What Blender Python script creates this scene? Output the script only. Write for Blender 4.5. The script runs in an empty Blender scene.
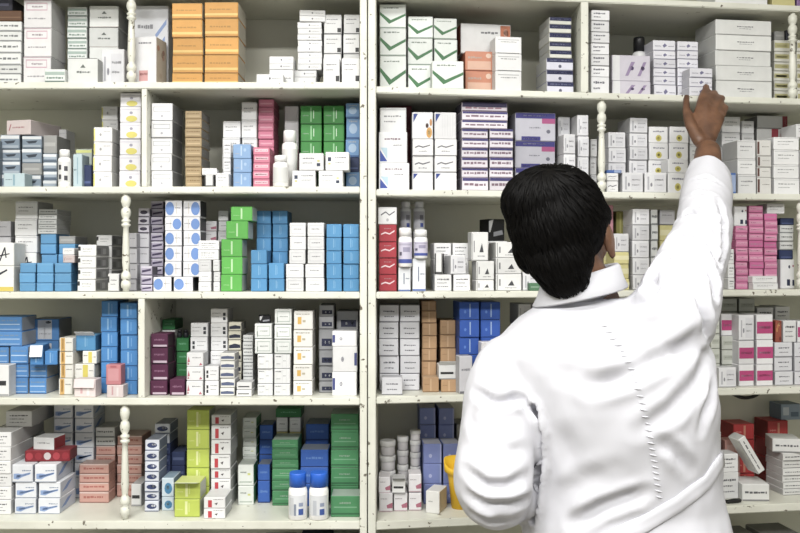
import bpy, bmesh, math, random
from mathutils import Vector, Matrix
from mathutils.bvhtree import BVHTree

SC = bpy.context.scene
COL = SC.collection

# ---------------------------------------------------------------- camera, world, lights, exposure
F = 877.0            # focal length in pixels of an 800 px wide frame
CX, CY = 400.0, 258.0
DF = 2.04            # distance from the camera to the shelf fronts
CZ = 1.54            # camera height
cam_d = bpy.data.cameras.new('camera')
cam = bpy.data.objects.new('camera', cam_d)
COL.objects.link(cam)
cam.location = (0, -DF, CZ)
cam.rotation_euler = (math.radians(90), 0, 0)
cam_d.sensor_width = 36.0
cam_d.lens = 36.0 * F / 800.0
cam_d.shift_y = -(266.5 - CY) / 800.0
SC.camera = cam

world = bpy.data.worlds.new('world')
SC.world = world
world.use_nodes = True
world.node_tree.nodes['Background'].inputs['Color'].default_value = (0.92, 0.96, 1.0, 1)
world.node_tree.nodes['Background'].inputs['Strength'].default_value = 0.12

def area_light(name, loc, rot, sx, sy, power, color=(1, 1, 1)):
    d = bpy.data.lights.new(name, 'AREA')
    d.shape = 'RECTANGLE'
    d.size, d.size_y = sx, sy
    d.energy = power
    d.color = color
    o = bpy.data.objects.new(name, d)
    o.location = loc
    o.rotation_euler = rot
    COL.objects.link(o)
    return o

LIGHT_SPOTS = [(-0.75, -2.45, 2.83, 100), (0.65, -2.45, 2.83, 84), (-0.75, -1.25, 2.83, 42), (0.65, -1.25, 2.83, 30)]
for lx, ly, lz, lp in LIGHT_SPOTS:
    area_light('fluorescent_lamp', (lx, ly, lz - 0.012), (0, 0, 0), 1.1, 0.34, lp, (1.0, 0.99, 0.96))
area_light('window_daylight', (0.2, -3.75, 1.75), (math.radians(90), 0, 0), 3.2, 1.7, 16, (0.97, 0.99, 1.0))  # broad soft fill added behind the camera to light the shelf fronts, no window

SC.view_settings.view_transform = 'Standard'
SC.view_settings.look = 'None'
SC.view_settings.gamma = 1.0
SC.view_settings.use_curve_mapping = False
SC.view_settings.exposure = -0.44

# ---------------------------------------------------------------- materials
def lin(h):
    h = h.lstrip('#')
    c = [int(h[i:i + 2], 16) / 255 for i in (0, 2, 4)]
    return tuple(x / 12.92 if x <= 0.04045 else ((x + 0.055) / 1.055) ** 2.4 for x in c)

_M = {}
def card(h):
    """faded card stock"""
    r, g, b = lin(h)
    l = .3 * r + .59 * g + .11 * b
    return tuple((c + (l - c) * 0.2) * 0.86 for c in (r, g, b))

def M(hexcol, rough=0.5, vary=0.2, spec=0.35):
    """card stock or ink: one colour with a small brightness difference from thing to thing"""
    k = (hexcol, rough, vary)
    if k in _M:
        return _M[k]
    m = bpy.data.materials.new('card_' + hexcol.strip('#'))
    m.use_nodes = True
    nt = m.node_tree
    b = nt.nodes['Principled BSDF']
    b.inputs['Roughness'].default_value = rough
    b.inputs['Specular IOR Level'].default_value = spec
    oi = nt.nodes.new('ShaderNodeObjectInfo')
    tc = nt.nodes.new('ShaderNodeTexCoord')
    nz = nt.nodes.new('ShaderNodeTexNoise')
    nz.inputs['Scale'].default_value = 45
    nz.inputs['Detail'].default_value = 3
    nt.links.new(tc.outputs['Object'], nz.inputs['Vector'])
    add = nt.nodes.new('ShaderNodeMath'); add.operation = 'ADD'
    nt.links.new(oi.outputs['Random'], add.inputs[0])
    nt.links.new(nz.outputs['Fac'], add.inputs[1])
    mr = nt.nodes.new('ShaderNodeMapRange')
    mr.inputs['From Min'].default_value = 0.3
    mr.inputs['From Max'].default_value = 1.7
    mr.inputs['To Min'].default_value = 1.0 - vary
    mr.inputs['To Max'].default_value = 1.0 + vary * 0.25
    nt.links.new(add.outputs[0], mr.inputs['Value'])
    mx = nt.nodes.new('ShaderNodeMix'); mx.data_type = 'RGBA'; mx.blend_type = 'MULTIPLY'
    mx.inputs['Factor'].default_value = 1.0
    mx.inputs['A'].default_value = (*card(hexcol), 1)
    nt.links.new(mr.outputs['Result'], mx.inputs['B'])
    nt.links.new(mx.outputs['Result'], b.inputs['Base Color'])
    _M[k] = m
    return m

def plain_mat(name, hexcol, rough=0.5, spec=0.4, metallic=0.0):
    m = bpy.data.materials.new(name); m.use_nodes = True
    b = m.node_tree.nodes['Principled BSDF']
    b.inputs['Base Color'].default_value = (*lin(hexcol), 1)
    b.inputs['Roughness'].default_value = rough
    b.inputs['Specular IOR Level'].default_value = spec
    b.inputs['Metallic'].default_value = metallic
    return m

def noise_mat(name, c1, c2, scale, lo, hi, rough=0.55, bump=0.0, bscale=60, detail=6, c3=None, lo3=0.62, hi3=0.66, s3=40):
    m = bpy.data.materials.new(name); m.use_nodes = True
    nt = m.node_tree; b = nt.nodes['Principled BSDF']
    b.inputs['Roughness'].default_value = rough
    tc = nt.nodes.new('ShaderNodeTexCoord')
    n = nt.nodes.new('ShaderNodeTexNoise'); n.inputs['Scale'].default_value = scale; n.inputs['Detail'].default_value = detail
    nt.links.new(tc.outputs['Object'], n.inputs['Vector'])
    r = nt.nodes.new('ShaderNodeMapRange'); r.inputs['From Min'].default_value = lo; r.inputs['From Max'].default_value = hi
    nt.links.new(n.outputs['Fac'], r.inputs['Value'])
    mx = nt.nodes.new('ShaderNodeMix'); mx.data_type = 'RGBA'
    mx.inputs['A'].default_value = (*lin(c1), 1); mx.inputs['B'].default_value = (*lin(c2), 1)
    nt.links.new(r.outputs['Result'], mx.inputs['Factor'])
    out = mx.outputs['Result']
    if c3:
        n3 = nt.nodes.new('ShaderNodeTexNoise'); n3.inputs['Scale'].default_value = s3; n3.inputs['Detail'].default_value = 5
        nt.links.new(tc.outputs['Object'], n3.inputs['Vector'])
        r3 = nt.nodes.new('ShaderNodeMapRange'); r3.inputs['From Min'].default_value = lo3; r3.inputs['From Max'].default_value = hi3
        nt.links.new(n3.outputs['Fac'], r3.inputs['Value'])
        m3 = nt.nodes.new('ShaderNodeMix'); m3.data_type = 'RGBA'
        nt.links.new(out, m3.inputs['A']); m3.inputs['B'].default_value = (*lin(c3), 1)
        nt.links.new(r3.outputs['Result'], m3.inputs['Factor'])
        out = m3.outputs['Result']
    nt.links.new(out, b.inputs['Base Color'])
    if bump:
        nb = nt.nodes.new('ShaderNodeTexNoise'); nb.inputs['Scale'].default_value = bscale; nb.inputs['Detail'].default_value = 4
        nt.links.new(tc.outputs['Object'], nb.inputs['Vector'])
        bp = nt.nodes.new('ShaderNodeBump'); bp.inputs['Strength'].default_value = bump; bp.inputs['Distance'].default_value = 0.002
        nt.links.new(nb.outputs['Fac'], bp.inputs['Height'])
        nt.links.new(bp.outputs['Normal'], b.inputs['Normal'])
    return m

MAT_PAINT = noise_mat('painted_shelf', '#d6d6cb', '#c8c8bc', 7, 0.35, 0.7, 0.42, 0.15, 30, c3='#77705f', lo3=0.69, hi3=0.73, s3=38)
MAT_BACK = noise_mat('painted_back', '#d8d7c9', '#cccbbd', 3, 0.35, 0.7, 0.5)
MAT_EDGE = noise_mat('chipped_edge', '#d9d9cf', '#c9c9be', 9, 0.35, 0.7, 0.42, 0.2, 40, c3='#5d564a', lo3=0.645, hi3=0.68, s3=70)
MAT_WALL = noise_mat('wall_paint', '#b3b1a4', '#a9a79a', 2, 0.3, 0.7, 0.7)
MAT_CEIL = noise_mat('ceiling_paint', '#ecebe4', '#e4e3da', 2, 0.3, 0.7, 0.8)
MAT_FLOOR = noise_mat('floor_tile', '#8d887c', '#7d786c', 5, 0.3, 0.7, 0.35)

# ---------------------------------------------------------------- helpers
def link(name, me, parent=None, mats=()):
    o = bpy.data.objects.new(name, me)
    COL.objects.link(o)
    for m in mats:
        me.materials.append(m)
    if parent:
        o.parent = parent
    return o

def bm_obj(name, bm, mats, parent=None, smooth=False):
    me = bpy.data.meshes.new(name)
    bm.normal_update()
    bm.to_mesh(me); bm.free()
    if smooth:
        for p in me.polygons:
            p.use_smooth = True
    return link(name, me, parent, mats if isinstance(mats, (list, tuple)) else [mats])

def empty(name, loc=(0, 0, 0), rz=0.0):
    o = bpy.data.objects.new(name, None)
    COL.objects.link(o)
    o.location = loc
    o.rotation_euler = (0, 0, rz)
    o.empty_display_size = 0.05
    return o

def tag(o, label, cat, group=None, kind=None):
    o['label'] = label
    o['category'] = cat
    if group:
        o['group'] = group
    if kind:
        o['kind'] = kind
    return o

def add_box(bm, x0, x1, y0, y1, z0, z1, bev=0.0, mi=0):
    vs = [bm.verts.new(p) for p in ((x0, y0, z0), (x1, y0, z0), (x1, y1, z0), (x0, y1, z0), (x0, y0, z1), (x1, y0, z1), (x1, y1, z1), (x0, y1, z1))]
    fs = [bm.faces.new([vs[i] for i in q]) for q in ((0, 3, 2, 1), (4, 5, 6, 7), (0, 1, 5, 4), (1, 2, 6, 5), (2, 3, 7, 6), (3, 0, 4, 7))]
    for f in fs:
        f.material_index = mi
    if bev:
        es = list({e for f in fs for e in f.edges})
        bmesh.ops.bevel(bm, geom=es, offset=bev, segments=1, affect='EDGES', profile=0.5)
    return fs

def add_prism(bm, poly, z0, z1, mi=0):
    a = [bm.verts.new((x, y, z0)) for x, y in poly]
    b = [bm.verts.new((x, y, z1)) for x, y in poly]
    n = len(poly)
    fs = [bm.faces.new(a[::-1]), bm.faces.new(b)]
    for i in range(n):
        fs.append(bm.faces.new((a[i], a[(i + 1) % n], b[(i + 1) % n], b[i])))
    for f in fs:
        f.material_index = mi
    return fs

def add_lathe(bm, prof, seg=20, center=(0, 0, 0), mi=0):
    """prof: (radius, z) from bottom to top"""
    rings = []
    for r, z in prof:
        rings.append([bm.verts.new((center[0] + r * math.cos(2 * math.pi * k / seg), center[1] + r * math.sin(2 * math.pi * k / seg), center[2] + z)) for k in range(seg)])
    for a, b in zip(rings, rings[1:]):
        for k in range(seg):
            f = bm.faces.new((a[k], a[(k + 1) % seg], b[(k + 1) % seg], b[k])); f.material_index = mi; f.smooth = True
    f = bm.faces.new(rings[0][::-1]); f.material_index = mi
    f = bm.faces.new(rings[-1]); f.material_index = mi

# ---------------------------------------------------------------- pixel ray helpers for laying things out on the shelves
TH = math.radians(8.4)                      # the second case stands turned a little away
P0X = (368 - CX) * DF / F + 0.0002
EC, ES = math.cos(TH), math.sin(TH)
DEPTH = 0.30
def zy(y, d=DF):
    return CZ + (CY - y) * d / F
SHELF_Y = {'L': [-20.5, 82, 186.5, 292, 398, 521, 640], 'R': [-14, 86, 189, 292, 397, 522, 640]}
THICK = [0.015, 0.016, 0.016, 0.016, 0.017, 0.02, 0.02]
SHELF_Z = {k: [zy(y) for y in v] for k, v in SHELF_Y.items()}

def uv_of(unit, x, v):
    t = (x - CX) / F
    if unit == 'L':
        return t * (DF + v)
    return (t * (DF + v) - P0X) / (EC - t * ES)
def place(unit, u, v):
    if unit == 'L':
        return (u, v, 0.0)
    return (P0X + u * EC, u * ES + v, TH * min(1.0, max(0.0, (u - 0.07) / 0.22)))
# ---------------------------------------------------------------- the room
def struct(name, bm, mat):
    o = bm_obj(name, bm, mat)
    o['kind'] = 'structure'
    return o
RX0, RX1, RY0, RY1, RZ = -2.2, 2.6, -4.0, 0.62, 2.9
bm = bmesh.new(); add_box(bm, RX0, RX1, RY0, RY1, -0.1, 0); struct('floor', bm, MAT_FLOOR)
bm = bmesh.new(); add_box(bm, RX0, RX1, RY0, RY1, RZ, RZ + 0.1); struct('ceiling', bm, MAT_CEIL)
bm = bmesh.new(); add_box(bm, RX0, RX1, RY1, RY1 + 0.1, 0, RZ); struct('wall_back', bm, MAT_WALL)
bm = bmesh.new(); add_box(bm, RX0 - 0.1, RX0, RY0, RY1, 0, RZ); struct('wall_left', bm, MAT_WALL)
bm = bmesh.new(); add_box(bm, RX1, RX1 + 0.1, RY0, RY1, 0, RZ); struct('wall_right', bm, MAT_WALL)
for i, (lx, ly, lz, lp) in enumerate(LIGHT_SPOTS):
    lo = empty('ceiling_light', (lx, ly, RZ))
    tag(lo, ['boxy white ceiling light behind the camera, over the window side', 'boxy white ceiling light behind the camera, over the doorway side',
             'boxy white ceiling light in the aisle near the orange cartons', 'boxy white ceiling light in the aisle above the man'][i], 'ceiling light', 'ceiling lights over the aisle')
    bm = bmesh.new(); add_box(bm, -0.6, 0.6, -0.2, 0.2, -0.055, -0.0005, 0.006); bm_obj('housing', bm, plain_mat('lamp_housing', '#e8e8e4', 0.4), lo)

# ---------------------------------------------------------------- the two shelving cases
def spindle_prof(h, r):
    p = [(0.62, 0), (0.62, .03), (0.95, .045), (1.0, .075), (0.9, .105), (0.6, .12), (0.95, .135), (1.0, .165), (0.8, .195), (0.55, .21), (0.62, .225),
         (0.78, .30), (0.74, .42), (0.62, .58), (0.56, .66), (0.95, .675), (0.95, .69), (0.55, .70), (0.9, .715), (0.95, .73), (0.55, .745),
         (0.9, .775), (1.0, .81), (0.85, .845), (0.55, .86), (0.8, .88), (1.0, .92), (0.9, .96), (0.55, .98), (0.6, 1.0)]
    return [(a * r, b * h) for a, b in p]

def shelf_poly(unit, u0, u1, v0, v1):
    if unit == 'L':
        return [(u0, v0), (u1, v0), (u1, v1), (u0, v1)]
    g = lambda u, v: (P0X + u * EC, u * ES + v)
    return [g(u0, v0), g(u1, v0), g(u1, v1), g(u0, v1)]

def case(unit, label, ua, ub, spindles, panels):
    root = empty('shelving_case', (0, 0, 0))
    tag(root, label, 'shelving', 'shelving cases along the wall')
    zs = SHELF_Z[unit]
    t = 0.0165 if unit == 'L' else 0.0185
    for s, (a, b) in enumerate(((ua, ua + t), (ub - t, ub))):
        bm = bmesh.new(); add_prism(bm, shelf_poly(unit, a, b, -0.004, DEPTH), 0.0, zs[0] + 0.03)
        bmesh.ops.bevel(bm, geom=bm.edges[:], offset=0.0015, segments=1, affect='EDGES')
        bm_obj('side_panel', bm, MAT_EDGE, root)
    bm = bmesh.new(); add_prism(bm, shelf_poly(unit, ua + t, ub - t, DEPTH - 0.008, DEPTH), 0.05, zs[0]); bm_obj('back_panel', bm, MAT_BACK, root)
    for i, z in enumerate(zs):
        bm = bmesh.new()
        add_prism(bm, shelf_poly(unit, ua + t, ub - t, 0.0, DEPTH - 0.0085), z - THICK[i], z)
        bmesh.ops.bevel(bm, geom=bm.edges[:], offset=0.002, segments=2, affect='EDGES')
        for f in bm.faces:
            if f.normal.y < -0.5:
                f.material_index = 1
        bm_obj('shelf', bm, [MAT_PAINT, MAT_EDGE], root)
    bm = bmesh.new(); add_prism(bm, shelf_poly(unit, ua + t, ub - t, 0.012, 0.03), 0.0, zs[6] - THICK[6]); bm_obj('plinth', bm, MAT_PAINT, root)
    for row, x in spindles:
        z0 = zs[row + 1]; h = zs[row] - THICK[row] - z0
        v = 0.014
        px, py, _ = place(unit, uv_of(unit, x, v), v)
        bm = bmesh.new(); add_lathe(bm, spindle_prof(h, 0.0115), 18, (px, py, z0)); bm_obj('spindle', bm, MAT_EDGE, root)
    for row, x0, x1 in panels:
        z0 = zs[row + 1]; h = zs[row] - THICK[row] - z0
        bm = bmesh.new(); add_prism(bm, shelf_poly(unit, uv_of(unit, x0, 0.001), uv_of(unit, x1, 0.001), 0.001, DEPTH - 0.009), z0, z0 + h)
        bmesh.ops.bevel(bm, geom=bm.edges[:], offset=0.0012, segments=1, affect='EDGES')
        bm_obj('divider', bm, MAT_EDGE, root)
    return root
case('L', 'white painted shelving case holding the orange and lime medicine cartons', uv_of('L', -150, 0), uv_of('L', 367, 0),
     [(0, 131.5), (2, 126), (4, 125)], [(1, 141.5, 146.8), (3, 138, 144.5)])
case('R', 'white painted shelving case the man in the lab coat reaches into', 0.0, uv_of('R', 930, 0),
     [(1, 601.6), (0, 792.5), (2, 801)], [(0, 581, 588.5)])
# ---------------------------------------------------------------- printed cartons
def R(x0, y0, x1, y1, c): return ('p', [(x0, y0), (x1, y0), (x1, y1), (x0, y1)], c)
def P(pts, c): return ('p', pts, c)
def E(cx, cy, rx, ry, c, n=14): return ('p', [(cx + rx * math.cos(2 * math.pi * k / n), cy + ry * math.sin(2 * math.pi * k / n)) for k in range(n)], c)
def T(x0, y0, x1, y1, c, rng):
    """a line of small print: a run of unreadable strokes"""
    out = []
    x = x0
    w = (x1 - x0)
    v = [int(c[i:i + 2], 16) for i in (1, 3, 5)]
    if min(v) > 130:                      # pale inks print a shade stronger
        c = '#%02x%02x%02x' % tuple(int(a * .8) for a in v)
    while x < x1 - 0.03 * w:
        d = w * rng.uniform(0.06, 0.2)
        e = min(x + d, x1)
        a = rng.uniform(0, 0.25) * (y1 - y0)
        out.append(R(x, y0 + a, e, y1 - rng.uniform(0, 0.3) * (y1 - y0), c))
        x = e + w * rng.uniform(0.02, 0.05)
    return out
def O(x0, y0, x1, y1, c, tx=0.02, ty=0.04):
    return [R(x0, y0, x1, y0 + ty, c), R(x0, y1 - ty, x1, y1, c), R(x0, y0 + ty, x0 + tx, y1 - ty, c), R(x1 - tx, y0 + ty, x1, y1 - ty, c)]

GREY = '#9a9aa2'
W0, W1 = '#eeeeef', '#d9d9d9'
def seam(c='#b9b9bd'): return [R(0.02, 0.9, 0.98, 0.925, c)]
STY = {}
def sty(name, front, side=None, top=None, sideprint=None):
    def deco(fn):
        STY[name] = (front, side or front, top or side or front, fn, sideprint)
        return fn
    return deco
def speck(rng): return [R(a := rng.uniform(0.05, 0.8), b := rng.uniform(0.1, 0.8), a + 0.12, b + 0.1, '#8b8b8f') for _ in range(5)]

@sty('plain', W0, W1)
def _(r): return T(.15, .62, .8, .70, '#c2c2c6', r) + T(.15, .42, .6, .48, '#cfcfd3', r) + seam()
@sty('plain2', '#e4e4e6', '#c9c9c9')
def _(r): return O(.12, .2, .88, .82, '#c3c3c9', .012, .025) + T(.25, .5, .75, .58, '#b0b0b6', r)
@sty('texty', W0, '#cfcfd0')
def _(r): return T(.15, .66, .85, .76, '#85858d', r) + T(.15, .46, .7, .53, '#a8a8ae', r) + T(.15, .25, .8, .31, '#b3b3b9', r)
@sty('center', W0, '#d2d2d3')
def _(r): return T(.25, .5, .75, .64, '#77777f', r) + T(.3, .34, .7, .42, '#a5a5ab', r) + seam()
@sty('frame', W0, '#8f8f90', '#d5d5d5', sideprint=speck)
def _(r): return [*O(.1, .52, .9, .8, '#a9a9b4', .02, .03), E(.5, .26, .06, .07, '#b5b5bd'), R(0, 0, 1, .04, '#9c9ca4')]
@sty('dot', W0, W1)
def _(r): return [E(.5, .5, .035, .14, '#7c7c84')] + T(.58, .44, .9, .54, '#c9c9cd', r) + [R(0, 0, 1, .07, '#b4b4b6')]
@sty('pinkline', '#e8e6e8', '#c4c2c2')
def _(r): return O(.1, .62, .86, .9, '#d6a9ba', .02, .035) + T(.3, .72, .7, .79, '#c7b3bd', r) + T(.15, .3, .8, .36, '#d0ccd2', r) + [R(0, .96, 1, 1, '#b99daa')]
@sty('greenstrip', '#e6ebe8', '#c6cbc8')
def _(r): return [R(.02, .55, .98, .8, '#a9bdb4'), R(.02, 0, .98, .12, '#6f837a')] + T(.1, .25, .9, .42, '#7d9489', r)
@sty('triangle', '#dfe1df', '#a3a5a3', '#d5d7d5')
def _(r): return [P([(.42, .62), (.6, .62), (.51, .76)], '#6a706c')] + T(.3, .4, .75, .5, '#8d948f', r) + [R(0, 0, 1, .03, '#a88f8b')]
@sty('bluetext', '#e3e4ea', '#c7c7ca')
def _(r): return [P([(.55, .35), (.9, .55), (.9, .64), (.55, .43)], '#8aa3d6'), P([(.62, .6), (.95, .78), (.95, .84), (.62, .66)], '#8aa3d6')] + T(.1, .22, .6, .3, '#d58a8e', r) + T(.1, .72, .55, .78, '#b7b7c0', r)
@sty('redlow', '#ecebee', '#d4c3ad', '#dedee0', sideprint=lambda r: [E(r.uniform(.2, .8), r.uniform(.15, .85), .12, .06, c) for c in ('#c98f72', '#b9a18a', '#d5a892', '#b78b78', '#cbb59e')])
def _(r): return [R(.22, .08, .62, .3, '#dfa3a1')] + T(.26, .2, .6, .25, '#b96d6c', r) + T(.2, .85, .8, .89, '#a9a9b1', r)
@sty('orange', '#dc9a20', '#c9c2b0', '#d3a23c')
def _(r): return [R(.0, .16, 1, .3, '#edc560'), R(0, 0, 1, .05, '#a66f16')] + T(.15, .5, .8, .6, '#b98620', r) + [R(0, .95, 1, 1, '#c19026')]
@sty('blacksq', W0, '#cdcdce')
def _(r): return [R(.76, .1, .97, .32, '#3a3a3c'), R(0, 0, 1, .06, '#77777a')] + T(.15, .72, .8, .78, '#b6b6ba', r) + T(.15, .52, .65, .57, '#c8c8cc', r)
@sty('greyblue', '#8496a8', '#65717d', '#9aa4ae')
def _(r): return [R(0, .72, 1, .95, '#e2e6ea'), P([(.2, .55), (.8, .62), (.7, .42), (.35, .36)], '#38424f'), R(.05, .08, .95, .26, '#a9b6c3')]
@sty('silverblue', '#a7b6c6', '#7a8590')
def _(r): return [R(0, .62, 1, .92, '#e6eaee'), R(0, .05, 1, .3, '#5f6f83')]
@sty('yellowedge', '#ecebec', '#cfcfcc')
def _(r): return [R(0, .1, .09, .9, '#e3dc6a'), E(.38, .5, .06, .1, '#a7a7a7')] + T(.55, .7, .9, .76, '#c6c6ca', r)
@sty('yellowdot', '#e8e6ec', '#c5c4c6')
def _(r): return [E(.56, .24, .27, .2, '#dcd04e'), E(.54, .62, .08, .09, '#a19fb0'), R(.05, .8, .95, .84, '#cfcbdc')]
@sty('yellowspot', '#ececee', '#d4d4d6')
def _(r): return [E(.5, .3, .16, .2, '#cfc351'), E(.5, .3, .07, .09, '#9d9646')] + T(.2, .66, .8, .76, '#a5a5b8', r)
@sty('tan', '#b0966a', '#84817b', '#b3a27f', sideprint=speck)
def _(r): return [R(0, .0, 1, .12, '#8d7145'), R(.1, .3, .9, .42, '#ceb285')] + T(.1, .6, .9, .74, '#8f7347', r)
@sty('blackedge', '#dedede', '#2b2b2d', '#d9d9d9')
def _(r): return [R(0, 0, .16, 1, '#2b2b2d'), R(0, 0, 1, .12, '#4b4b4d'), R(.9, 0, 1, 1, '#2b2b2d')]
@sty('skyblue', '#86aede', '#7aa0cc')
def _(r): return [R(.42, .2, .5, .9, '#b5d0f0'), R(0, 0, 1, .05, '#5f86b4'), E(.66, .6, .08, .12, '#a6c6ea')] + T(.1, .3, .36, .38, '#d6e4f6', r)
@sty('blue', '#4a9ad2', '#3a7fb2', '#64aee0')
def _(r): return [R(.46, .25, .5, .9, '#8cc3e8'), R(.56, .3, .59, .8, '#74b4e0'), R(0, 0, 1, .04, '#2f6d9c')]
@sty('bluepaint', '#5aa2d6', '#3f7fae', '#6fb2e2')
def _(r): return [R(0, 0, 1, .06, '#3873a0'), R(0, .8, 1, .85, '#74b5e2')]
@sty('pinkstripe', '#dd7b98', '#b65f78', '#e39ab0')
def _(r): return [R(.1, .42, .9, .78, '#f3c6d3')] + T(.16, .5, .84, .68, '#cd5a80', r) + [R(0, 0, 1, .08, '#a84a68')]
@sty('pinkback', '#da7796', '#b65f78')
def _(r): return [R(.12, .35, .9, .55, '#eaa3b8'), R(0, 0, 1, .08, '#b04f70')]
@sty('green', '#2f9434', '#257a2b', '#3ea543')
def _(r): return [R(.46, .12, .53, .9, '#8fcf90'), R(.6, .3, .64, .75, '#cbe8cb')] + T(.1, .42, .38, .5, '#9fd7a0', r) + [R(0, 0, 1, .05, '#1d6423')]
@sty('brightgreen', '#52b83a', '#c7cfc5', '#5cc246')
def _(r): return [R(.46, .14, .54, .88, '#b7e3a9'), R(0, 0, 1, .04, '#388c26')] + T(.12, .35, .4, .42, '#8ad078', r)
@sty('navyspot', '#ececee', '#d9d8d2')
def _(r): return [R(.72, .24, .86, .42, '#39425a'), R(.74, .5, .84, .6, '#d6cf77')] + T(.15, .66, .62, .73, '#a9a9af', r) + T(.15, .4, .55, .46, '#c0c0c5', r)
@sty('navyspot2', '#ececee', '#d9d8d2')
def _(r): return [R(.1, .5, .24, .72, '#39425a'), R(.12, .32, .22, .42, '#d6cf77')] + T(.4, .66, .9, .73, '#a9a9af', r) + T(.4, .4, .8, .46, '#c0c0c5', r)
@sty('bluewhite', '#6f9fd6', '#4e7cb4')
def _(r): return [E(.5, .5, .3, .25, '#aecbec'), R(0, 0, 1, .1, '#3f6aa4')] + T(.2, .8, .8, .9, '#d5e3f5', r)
@sty('lilacflat', '#d8d4e2', '#8c8a96')
def _(r): return [E(.5, .52, .34, .22, '#4b4459'), R(0, 0, 1, .12, '#5c5668')]
@sty('violetflat', '#bdb4cc', '#7d788a')
def _(r): return [P([(.1, .3), (.9, .5), (.9, .72), (.1, .55)], '#4a4060'), R(0, 0, 1, .12, '#645c78'), R(0, .8, 1, 1, '#dcd7e6')]
@sty('greylilac', '#d0cfd6', '#aaaab0')
def _(r): return T(.15, .6, .8, .68, '#b9b8c2', r) + [R(0, 0, 1, .07, '#77767e')]
@sty('bluecircle', '#eaeaf0', '#3e4146', '#d7d7da')
def _(r): return [E(.28, .5, .26, .4, '#6d97dc'), R(.66, .2, .69, .85, '#cfc6b2')] + T(.6, .5, .92, .58, '#b7b7c6', r)
@sty('bluecircle2', '#eaeaf0', '#3e4146', '#d7d7da')
def _(r): return [E(.72, .5, .26, .4, '#6d97dc'), R(.3, .2, .33, .85, '#cfc6b2')] + T(.08, .5, .4, .58, '#b7b7c6', r)
@sty('bluelabel', '#4d8fd2', '#a9adb3', '#5b9ad8')
def _(r): return [R(.06, .46, .94, .52, '#b5d3f0'), R(0, 0, 1, .05, '#2f6198'), R(.06, .12, .94, .17, '#a2c6ea')] + T(.1, .68, .9, .8, '#8ab8e6', r)
@sty('bluetower', '#3f8fd6', '#2f72b0', '#559fe0')
def _(r): return [R(.4, .15, .5, .9, '#86bcec'), R(0, 0, 1, .05, '#2664a0'), R(.62, .25, .67, .8, '#6facE6'.lower())]
@sty('bluewindow', '#4d8fd2', '#8b8d90')
def _(r): return [R(.25, .08, .75, .95, '#d3d4d8'), E(.62, .85, .1, .06, '#3a4048'), R(.48, .1, .5, .8, '#a9abb4')] + T(.3, .3, .7, .35, '#a0a2ac', r)
@sty('orangestripe', '#e9e7df', '#d0cdc2')
def _(r): return [R(.1, 0, .42, 1, '#dfae55'), R(.2, .2, .32, .9, '#c98f34')] + T(.5, .6, .92, .68, '#b6b3a6', r) + [R(0, 0, 1, .05, '#b5b0a0')]
@sty('yellowstripe', '#ebeae4', '#d3d2c8')
def _(r): return [R(.42, .1, .68, .95, '#e0cf3e')] + T(.08, .6, .36, .7, '#b1b0a6', r) + T(.74, .5, .94, .58, '#b1b0a6', r)
@sty('purpledark', '#5a2447', '#43203a', '#6a3556')
def _(r): return [R(.15, .06, .95, .2, '#c9b3c4')] + T(.2, .5, .8, .64, '#8d5d7c', r) + [R(0, 0, 1, .05, '#2a0f22')]
@sty('darkgreen', '#1f7a3c', '#18602f', '#2b8a48')
def _(r): return T(.2, .5, .8, .66, '#5ba876', r) + [R(0, 0, 1, .06, '#0f4421')]
@sty('darksquares', '#ececee', '#d0d0d2')
def _(r): return [R(.74, .5, .9, .72, '#3a3d44'), R(.74, .2, .9, .42, '#3a3d44')] + T(.1, .66, .6, .72, '#b4b4ba', r) + T(.1, .4, .5, .46, '#c3c3c8', r)
@sty('darksquares2', '#ececee', '#d0d0d2')
def _(r): return [R(.12, .5, .26, .72, '#3a3d44'), R(.12, .2, .26, .42, '#3a3d44')] + T(.4, .66, .9, .72, '#b4b4ba', r) + T(.4, .4, .8, .46, '#c3c3c8', r)
@sty('redleaf', '#ececee', '#d0d0d2')
def _(r): return [P([(.05, .3), (.12, .75), (.2, .35)], '#c76378'), P([(.75, .1), (.85, .3), (.95, .12)], '#c76378'), E(.1, .2, .05, .06, '#b34a62')] + T(.35, .6, .85, .68, '#b4b4ba', r)
@sty('blackoval', '#e6e2cd', '#a7a59d')
def _(r): return [P([(.05, .2), (.95, .25), (.95, .55), (.5, .66), (.05, .5)], '#2e3348'), R(0, 0, 1, .1, '#9c998a')]
@sty('blueoval', '#e9e8e2', '#b0b0b0')
def _(r): return [P([(.05, .25), (.95, .25), (.95, .55), (.5, .64), (.05, .55)], '#5a6588'), R(0, 0, 1, .1, '#a3a39c')]
@sty('thinlines', '#e1e3e2', '#bfc1c0')
def _(r): return T(.1, .45, .9, .65, '#94989c', r) + [R(0, 0, 1, .12, '#8f9294')]
@sty('blackline', '#ededed', '#c9c9c9')
def _(r): return [R(.1, .35, .85, .5, '#37373a'), R(0, 0, 1, .08, '#a9a9ab')]
@sty('greenframe', '#e9ecea', '#cfd3d0')
def _(r): return [*O(.14, .18, .9, .85, '#aab9b0', .02, .04), R(.14, .15, .18, .5, '#647a6d'), R(0, 0, 1, .06, '#8b958f')] + T(.3, .48, .78, .56, '#c0cac4', r)
@sty('gridtext', '#e9eaeb', '#d1d2d3')
def _(r): return [R(.5, .05, .51, .95, '#c6c7cb'), R(.75, .05, .76, .95, '#c6c7cb')] + T(.08, .78, .45, .86, '#8e9197', r) + T(.12, .3, .4, .36, '#babcc2', r) + T(.55, .5, .72, .56, '#babcc2', r) + [R(0, 0, 1, .04, '#aeb0b4')]
@sty('orangemark', '#efede8', '#b9b6ae')
def _(r): return [R(.2, .3, .4, .68, '#e6b440'), R(.46, .4, .62, .52, '#c0b79b')] + T(.12, .8, .85, .87, '#cfc8ba', r) + [R(0, 0, 1, .05, '#a8a49a')]
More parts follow.
